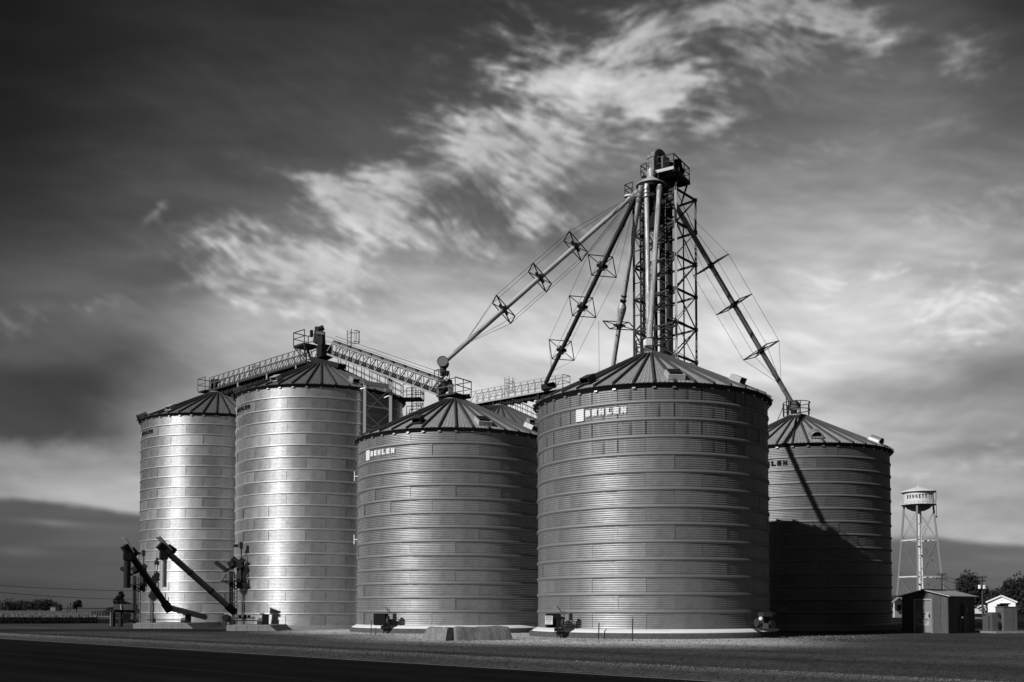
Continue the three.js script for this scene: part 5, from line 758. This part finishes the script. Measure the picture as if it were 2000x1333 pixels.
{
  const c = P(1957, 1188, 205).setY(0), k = 205 / F;
  const t = house('garage', 'small white gabled garage with a dark awning, behind the cabinet', V(c.x, 0, c.z), 5.0, 7, 2.75, 1.15, -0.5, std(0.85, 0, 0.6), std(0.12, 0, 0.8), [['door', 0.15, 1.2, 2.1, 1.9, glassDark], ['vent', 0, 3.1, 0.4, 0.3, whitePaint]]);
  bar(t, 'awning', whitePaint, V(c.x - 0.95, 2.42, c.z + 0.5), V(c.x + 1.25, 2.42, c.z + 0.5), 0.9, 0.1); 
  house('house', 'white house with dark porch, half hidden between end bin and shed', P(1753, 1188, 150).setY(0), 3.2, 8, 2.2, 0.9, 0.5, std(0.75, 0, 0.6), std(0.03, 0, 0.8), [['window', 0.4, 1.5, 0.7, 0.8, glassDark], ['porch_post', -1.1, 1.1, 0.14, 2.2, whitePaint, 0.4]]);
  house('house', 'small pale house under the trees left of the white garage', P(1919, 1188, 250).setY(0), 2.0, 5, 1.7, 0.5, -0.1, std(0.7, 0, 0.6), std(0.06, 0, 0.8), [['window', -0.1, 0.9, 1.3, 0.4, std(0.2, 0, 0.5)]]);
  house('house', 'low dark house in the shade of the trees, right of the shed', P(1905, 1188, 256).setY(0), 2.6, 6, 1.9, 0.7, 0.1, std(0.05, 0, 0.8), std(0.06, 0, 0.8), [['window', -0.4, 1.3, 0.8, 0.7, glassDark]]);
  const p = G(1908, 1194.6); const car = thing('parked_car', 'tiny pale parked car on the grass right of the shed', 'car', V(p.x, 0, p.z)); { const s = new THREE.Shape([[-2.1, 0.35], [2.1, 0.35], [2.15, 0.85], [1.3, 0.95], [0.7, 1.4], [-0.9, 1.42], [-1.5, 0.98], [-2.15, 0.9]].map(([a, b]) => new THREE.Vector2(a, b))), g = new THREE.ExtrudeGeometry(s, { depth: 1.6, bevelEnabled: true, bevelSize: 0.06, bevelThickness: 0.06, bevelSegments: 1 }); g.rotateY(0.4); g.translate(p.x, 0, p.z); solid(car, 'body', g, whitePaint); for (const x of [-1.3, 1.3]) { const q = V(p.x + x * Math.cos(0.4) + 1.6 * Math.sin(0.4), 0.34, p.z - x * Math.sin(0.4) + 1.6 * Math.cos(0.4)); solid(car, 'wheel', gRod(q, add(q, V(0.1, 0, 0.2)), 0.34), blackSteel); } }
}
// ---------------------------------------------------------------- trees
function tree(name, label, c, h, w, { trunk = 0.25, n = 2200, leaf = 0.5, mat = leafMat, lobes = 9, conifer = false, low = 0.12, spiky = 0 } = {}) {
  const t = thing(name, label, 'tree', c), pos = [], nor = [];
  const blobs = []; for (let i = 0; i < lobes; i++) { const a = rnd() * 6.283, y = conifer ? (i + 0.5) / lobes : 0.3 + 0.6 * rnd(), r = (conifer ? 1 - y : Math.sqrt(rnd()) * Math.sqrt(1 - ((y - 0.5) * 1.5) ** 2 * 0.9)); blobs.push([Math.cos(a) * r * w * 0.32, h * lerp(low, 1, y) * (conifer ? 1 : rr(0.86, 1.0)), Math.sin(a) * r * w * 0.32, conifer ? w * 0.5 * (1.05 - y) : w * rr(0.16, 0.27)]); }
  for (let i = 0; i < n; i++) {
    const b = blobs[Math.floor(rnd() * lobes)], u = rnd() * 2 - 1, a = rnd() * 6.283, r = b[3] * (0.45 + 0.6 * rnd()), q = Math.sqrt(1 - u * u), p = V(b[0] + r * q * Math.cos(a), b[1] + r * u * (conifer ? 0.5 : 0.8) + spiky * Math.max(0, u) * r * rnd(), b[2] + r * q * Math.sin(a)).add(c), s = leaf * rr(0.5, 1.2);
    if (p.y < 0.3) continue;
    const d1 = V(rnd() - 0.5, rnd() - 0.5, rnd() - 0.5).normalize(), d2 = d1.clone().cross(V(rnd() - 0.5, rnd() - 0.5, rnd() - 0.5)).normalize(), nn = d1.clone().cross(d2), k = [add(p, d1, s), add(add(p, d2, s * 0.45), d1, 0.1 * s), add(p, d1, -s * 0.7), add(p, d2, -s * 0.45)];
    for (const j of [0, 1, 2, 0, 2, 3]) { pos.push(k[j].x, k[j].y, k[j].z); nor.push(nn.x, nn.y, nn.z); }
  }
  const g = new THREE.BufferGeometry(); g.setAttribute('position', new THREE.Float32BufferAttribute(pos, 3)); g.setAttribute('normal', new THREE.Float32BufferAttribute(nor, 3)); solid(t, 'crown', g, mat);
  const tr = [gRod(add(c, up, -0.2), add(c, up, h * 0.55), trunk, trunk * 0.5, 8)]; for (let i = 0; i < Math.min(lobes, 7) && !conifer; i++) tr.push(gRod(add(c, up, h * rr(0.2, 0.45)), V(c.x + blobs[i][0], blobs[i][1], c.z + blobs[i][2]), trunk * 0.4, trunk * 0.12, 5));
  solid(t, 'trunk', tr.map((x) => { x.deleteAttribute('uv'); return x; }), barkMat);
  return t;
}
const atY = (px, d) => P(px, 1188, d).setY(0);
tree('deciduous_tree', 'dark spreading tree behind the pole, left of the white garage', atY(1897, 240), 9.2, 8.6, { n: 5200, leaf: 0.42, lobes: 20, spiky: 1.1 });
tree('deciduous_tree', 'narrow upright tree rising above the right tree mass', atY(1974, 235), 8.4, 4.5, { n: 2600, leaf: 0.4, lobes: 10, spiky: 1.2 });
tree('deciduous_tree', 'large dark tree cut by the right edge of the picture', atY(2004, 240), 7.6, 9, { n: 4600, leaf: 0.45, lobes: 18, spiky: 0.9 });
tree('deciduous_tree', 'rounded dark tree behind the white garage roof', atY(1962, 255), 6.4, 9.5, { n: 3600, leaf: 0.6, lobes: 14, low: 0.02 });
tree('deciduous_tree', 'low dark tree between the pole and the white garage', atY(1930, 280), 6.2, 9, { n: 3200, leaf: 0.6, lobes: 14, low: 0.0 });
tree('deciduous_tree', 'small dark tree above the shed roof by the left pole', atY(1851, 300), 6.2, 5.5, { n: 1500, leaf: 0.5, lobes: 8 });
tree('deciduous_tree', 'dark bushy tree behind the right edge of the garage', atY(2016, 232), 4.6, 9, { n: 2600, leaf: 0.5, lobes: 12, low: 0 });
// far left
tree('conifer_tree', 'dark pointed tree behind the trailer at the left', atY(236, 200), 4.6, 4.2, { conifer: true, n: 2200, leaf: 0.4, lobes: 8, low: 0.06 });
tree('deciduous_tree', 'small round dark tree on the left horizon', atY(149, 330), 3.9, 3.4, { n: 1500, leaf: 0.35, lobes: 8, low: 0.1 });
[[18, 500, 3.4, 8, 'low dark tree at the left end of the horizon'], [40, 520, 3.2, 7, 'low dark tree on the left horizon, second from the frame edge'], [64, 500, 4.4, 6, 'loose leaning tree on the left horizon'], [88, 480, 4.6, 6, 'dark clump of trees in the middle of the left horizon'], [100, 500, 2.6, 6, 'low shrubs right of the dark clump on the left horizon']].forEach(([px, d, h, w, label]) => tree('deciduous_tree', label, atY(px, d), h * 0.9, w * 1.7, { n: 1800, leaf: 0.5, lobes: 14, low: 0.0, spiky: 0.8 }));
{
  const far = thing('farm_building', 'small dark farm building on the left horizon right of the trees', 'building', atY(111, 480)); const c = atY(111, 480); solid(far, 'wall', gBox(V(c.x, 1.3, c.z), [3.2, 2.6, 4], 0.2), std(0.03, 0, 0.9)); solid(far, 'roof', gBox(V(c.x, 2.75, c.z), [3.8, 0.3, 4.6], 0.2), std(0.05, 0, 0.9));
  const c2 = atY(104, 470), s2 = thing('farm_building', 'pale small farm shed on the left horizon', 'building', c2); solid(s2, 'wall', gBox(V(c2.x, 0.9, c2.z), [2.2, 1.8, 3], 0.2), std(0.25, 0, 0.9)); solid(s2, 'roof', gBox(V(c2.x, 1.95, c2.z), [2.6, 0.2, 3.4], 0.2), std(0.1, 0, 0.9));
  // trailer box and fence by the left edge of the far bin
  const tb = P(245, 1196, 150).setY(0), t = thing('trailer', 'pale box trailer parked behind the left posts', 'trailer', tb); solid(t, 'body', gBox(V(tb.x, 1.3, tb.z), [2.8, 1.35, 2.2], 0.15), std(0.09, 0.1, 0.7, { map: texWear })); bar(t, 'door_bar', galvDull, V(tb.x - 0.1, 0.7, tb.z + 1.2), V(tb.x - 0.3, 1.9, tb.z + 1.2), 0.14); for (const k of [-0.8, 0.8]) solid(t, 'wheel', gRod(V(tb.x + k, 0.4, tb.z + 1.0), V(tb.x + k, 0.4, tb.z + 1.2), 0.4), blackSteel);
  const fx = (px, d) => P(px, 1188, d).setY(0), fence = thing('rail_fence', 'low dark rail fence in the field edge left of the bins', 'fence', fx(200, 140)); for (let i = 0; i <= 8; i++) { const p = mixv(fx(180, 145), fx(222, 138), i / 8); bar(fence, 'post', blackSteel, p, add(p, up, 1.0), 0.14); } for (const h of [0.5, 0.95]) bar(fence, 'rail', blackSteel, add(fx(180, 145), up, h), add(fx(222, 138), up, h), 0.1, 0.08);
  bar(fence, 'rail', std(0.12, 0.1, 0.8), add(fx(186, 141), up, 0.28), add(fx(226, 134), up, 0.28), 0.14, 0.1);
  for (const [px, label] of [[220, 'square dark post with one pale face, left of the far bin'], [235, 'square black post, right one of the pair left of the far bin']]) { const p = G(px, 1225), q = thing('guard_post', label, 'post', p, 'guard posts left of the far bin'); bar(q, 'shaft', blackSteel, add(p, up, -0.1), P(px, 1195, -p.z), 0.24, 0.24, V(1, 0, 0.4)); bar(q, 'pale_face', px < 225 ? galvDull : blackSteel, add(p, V(-0.15, 0.05, 0.02)), P(px - 3.6, 1196, -p.z - 0.02), 0.05, 0.12); bar(q, 'cap', blackSteel, P(px, 1195, -p.z), P(px, 1193, -p.z), 0.32, 0.32); }
  const bb = P(238, 1195, 76), beam = thing('pipe_rail', 'long dark pipe rail resting on the guard posts', 'rail', bb); bar(beam, 'pipe', blackSteel, P(222, 1194, 77), P(262, 1195, 78), 0.22, 0.2); solid(beam, 'tank_end', gRod(P(245, 1206, 77), P(246, 1206, 76), 0.3, 0.3, 18), blackSteel); bar(beam, 'frame', blackSteel, P(252, 1200, 77), P(252, 1216, 77), 0.08); bar(beam, 'frame', blackSteel, P(252, 1215, 77), P(262, 1215, 77), 0.08);
}
// dry grass along the field edge
{
  const n = 45000, g = new THREE.PlaneGeometry(0.05, 1, 1, 1).translate(0, 0.5, 0), im = new THREE.InstancedMesh(g, std(1, 0, 0.95, { side: THREE.DoubleSide }), n), m = new THREE.Matrix4(), q = new THREE.Quaternion(), col = new THREE.Color();
  for (let i = 0; i < n; i++) { const d = 95 + 120 * rnd() ** 1.4, px = rr(-40, 190), p = P(px, 1188, d).setY(0), edge = d < 128; q.setFromEuler(new THREE.Euler(rr(-0.3, 0.3), rnd() * 6, rr(-0.3, 0.3))); m.compose(p, q, V(edge ? 0.8 : 0.8, edge ? rr(0.1, 0.35) : rr(0.25, 0.6), 1)); im.setMatrixAt(i, m); const t = edge ? 0.012 : 0.2 * rr(0.6, 1.3); im.setColorAt(i, col.setRGB(t, t, t)); }
  im.name = 'field_grass'; im.userData = { label: 'dry grass standing along the field edge at the left', category: 'grass', kind: 'stuff' }; scene.add(im);
}
// ---------------------------------------------------------------- utility poles and wires
function pole(label, c, h, arms, extra = []) { const t = thing('utility_pole', label, 'utility pole', c, 'wooden utility poles'); solid(t, 'shaft', gRod(add(c, up, -0.2), add(c, up, h), 0.2, 0.13, 10), barkMat); for (const [y, w, a] of arms) { const d = V(Math.cos(a), 0, Math.sin(a)); bar(t, 'crossarm', barkMat, add(add(c, up, y), d, -w / 2), add(add(c, up, y), d, w / 2), 0.16, 0.2); for (const k of [-0.46, -0.25, 0.25, 0.46]) { const q = add(add(c, up, y + 0.1), d, w * k); rod(t, 'insulator', midSteel, q, add(q, up, 0.25), 0.08); } } for (const [dx, y] of extra) solid(t, 'transformer', gRod(V(c.x + dx, y - 0.35, c.z + 0.2), V(c.x + dx, y + 0.35, c.z + 0.2), 0.26, 0.26, 14), whitePaint); return t; }
const pA = atY(1841, 170), pB = atY(1920, 190), pp = (py, d) => P(1900, py, d).y;
pole('wooden pole with two crossarms right of the water tower leg', pA, pp(1120, 170), [[pp(1123, 170), 1.5, 0.3], [pp(1131, 170), 1.9, 0.3]]);
pole('wooden pole with two pale transformers before the dark trees', pB, pp(1126, 190), [[pp(1128, 190), 1.9, -0.2], [pp(1135, 190), 1.4, -0.2]], [[-0.6, pp(1147, 190)], [0.3, pp(1147, 190)]]);
for (const [px, y0, d, label] of [[33, 1174, 420, 'thin pole on the left horizon'], [46, 1178, 420, 'thin pole on the left horizon by the loose tree'], [137, 1178, 380, 'thin pole on the horizon left of the round tree'], [132, 1184, 380, 'short thin pole on the horizon left of the round tree']]) { const c = atY(px, d), t = thing('utility_pole', label, 'utility pole', c, 'distant poles on the left horizon'); bar(t, 'shaft', blackSteel, c, P(px, y0, d), 0.22); bar(t, 'crossarm', blackSteel, P(px - 2, y0 + 2, d), P(px + 2, y0 + 2, d), 0.2); }
function wire(label, a, b, sag, r = 0.02) { const pts = []; for (let i = 0; i <= 12; i++) { const s = i / 12; pts.push(add(mixv(a, b, s), up, -sag * 4 * s * (1 - s))); } const m = new THREE.Mesh(new THREE.TubeGeometry(new THREE.CatmullRomCurve3(pts), 24, r, 5), wireMat); m.name = numbered('overhead_wire'); tag(m, label, 'wire'); scene.add(m); }
wire('upper overhead wire crossing the sky at the lower left', P(-40, 1142, 90), P(300, 1155, 120), 0.15, 0.026); wire('lower overhead wire crossing the sky at the lower left', P(-40, 1154, 90), P(300, 1171, 120), 0.25, 0.026);
for (const k of [0, 1]) wire(k ? 'lower wire strung between the two wooden poles' : 'upper wire strung between the two wooden poles', add(pA, up, pp(k ? 1131 : 1123, 170)), add(pB, up, pp(k ? 1135 : 1128, 190)), 0.8, 0.03);
wire('thin wire from the transformer pole toward the right', add(pB, up, pp(1154, 190)), P(2040, 1150, 175), 0.3, 0.03); wire('slack service wire from the left pole down to the trees', add(pA, up, pp(1140, 170)), P(1890, 1160, 200), 0.6, 0.03);

// ---------------------------------------------------------------- shadows on, draw
scene.traverse((o) => { if (o.isMesh) { o.castShadow = true; o.receiveShadow = true; } });
renderer.render(scene, camera);
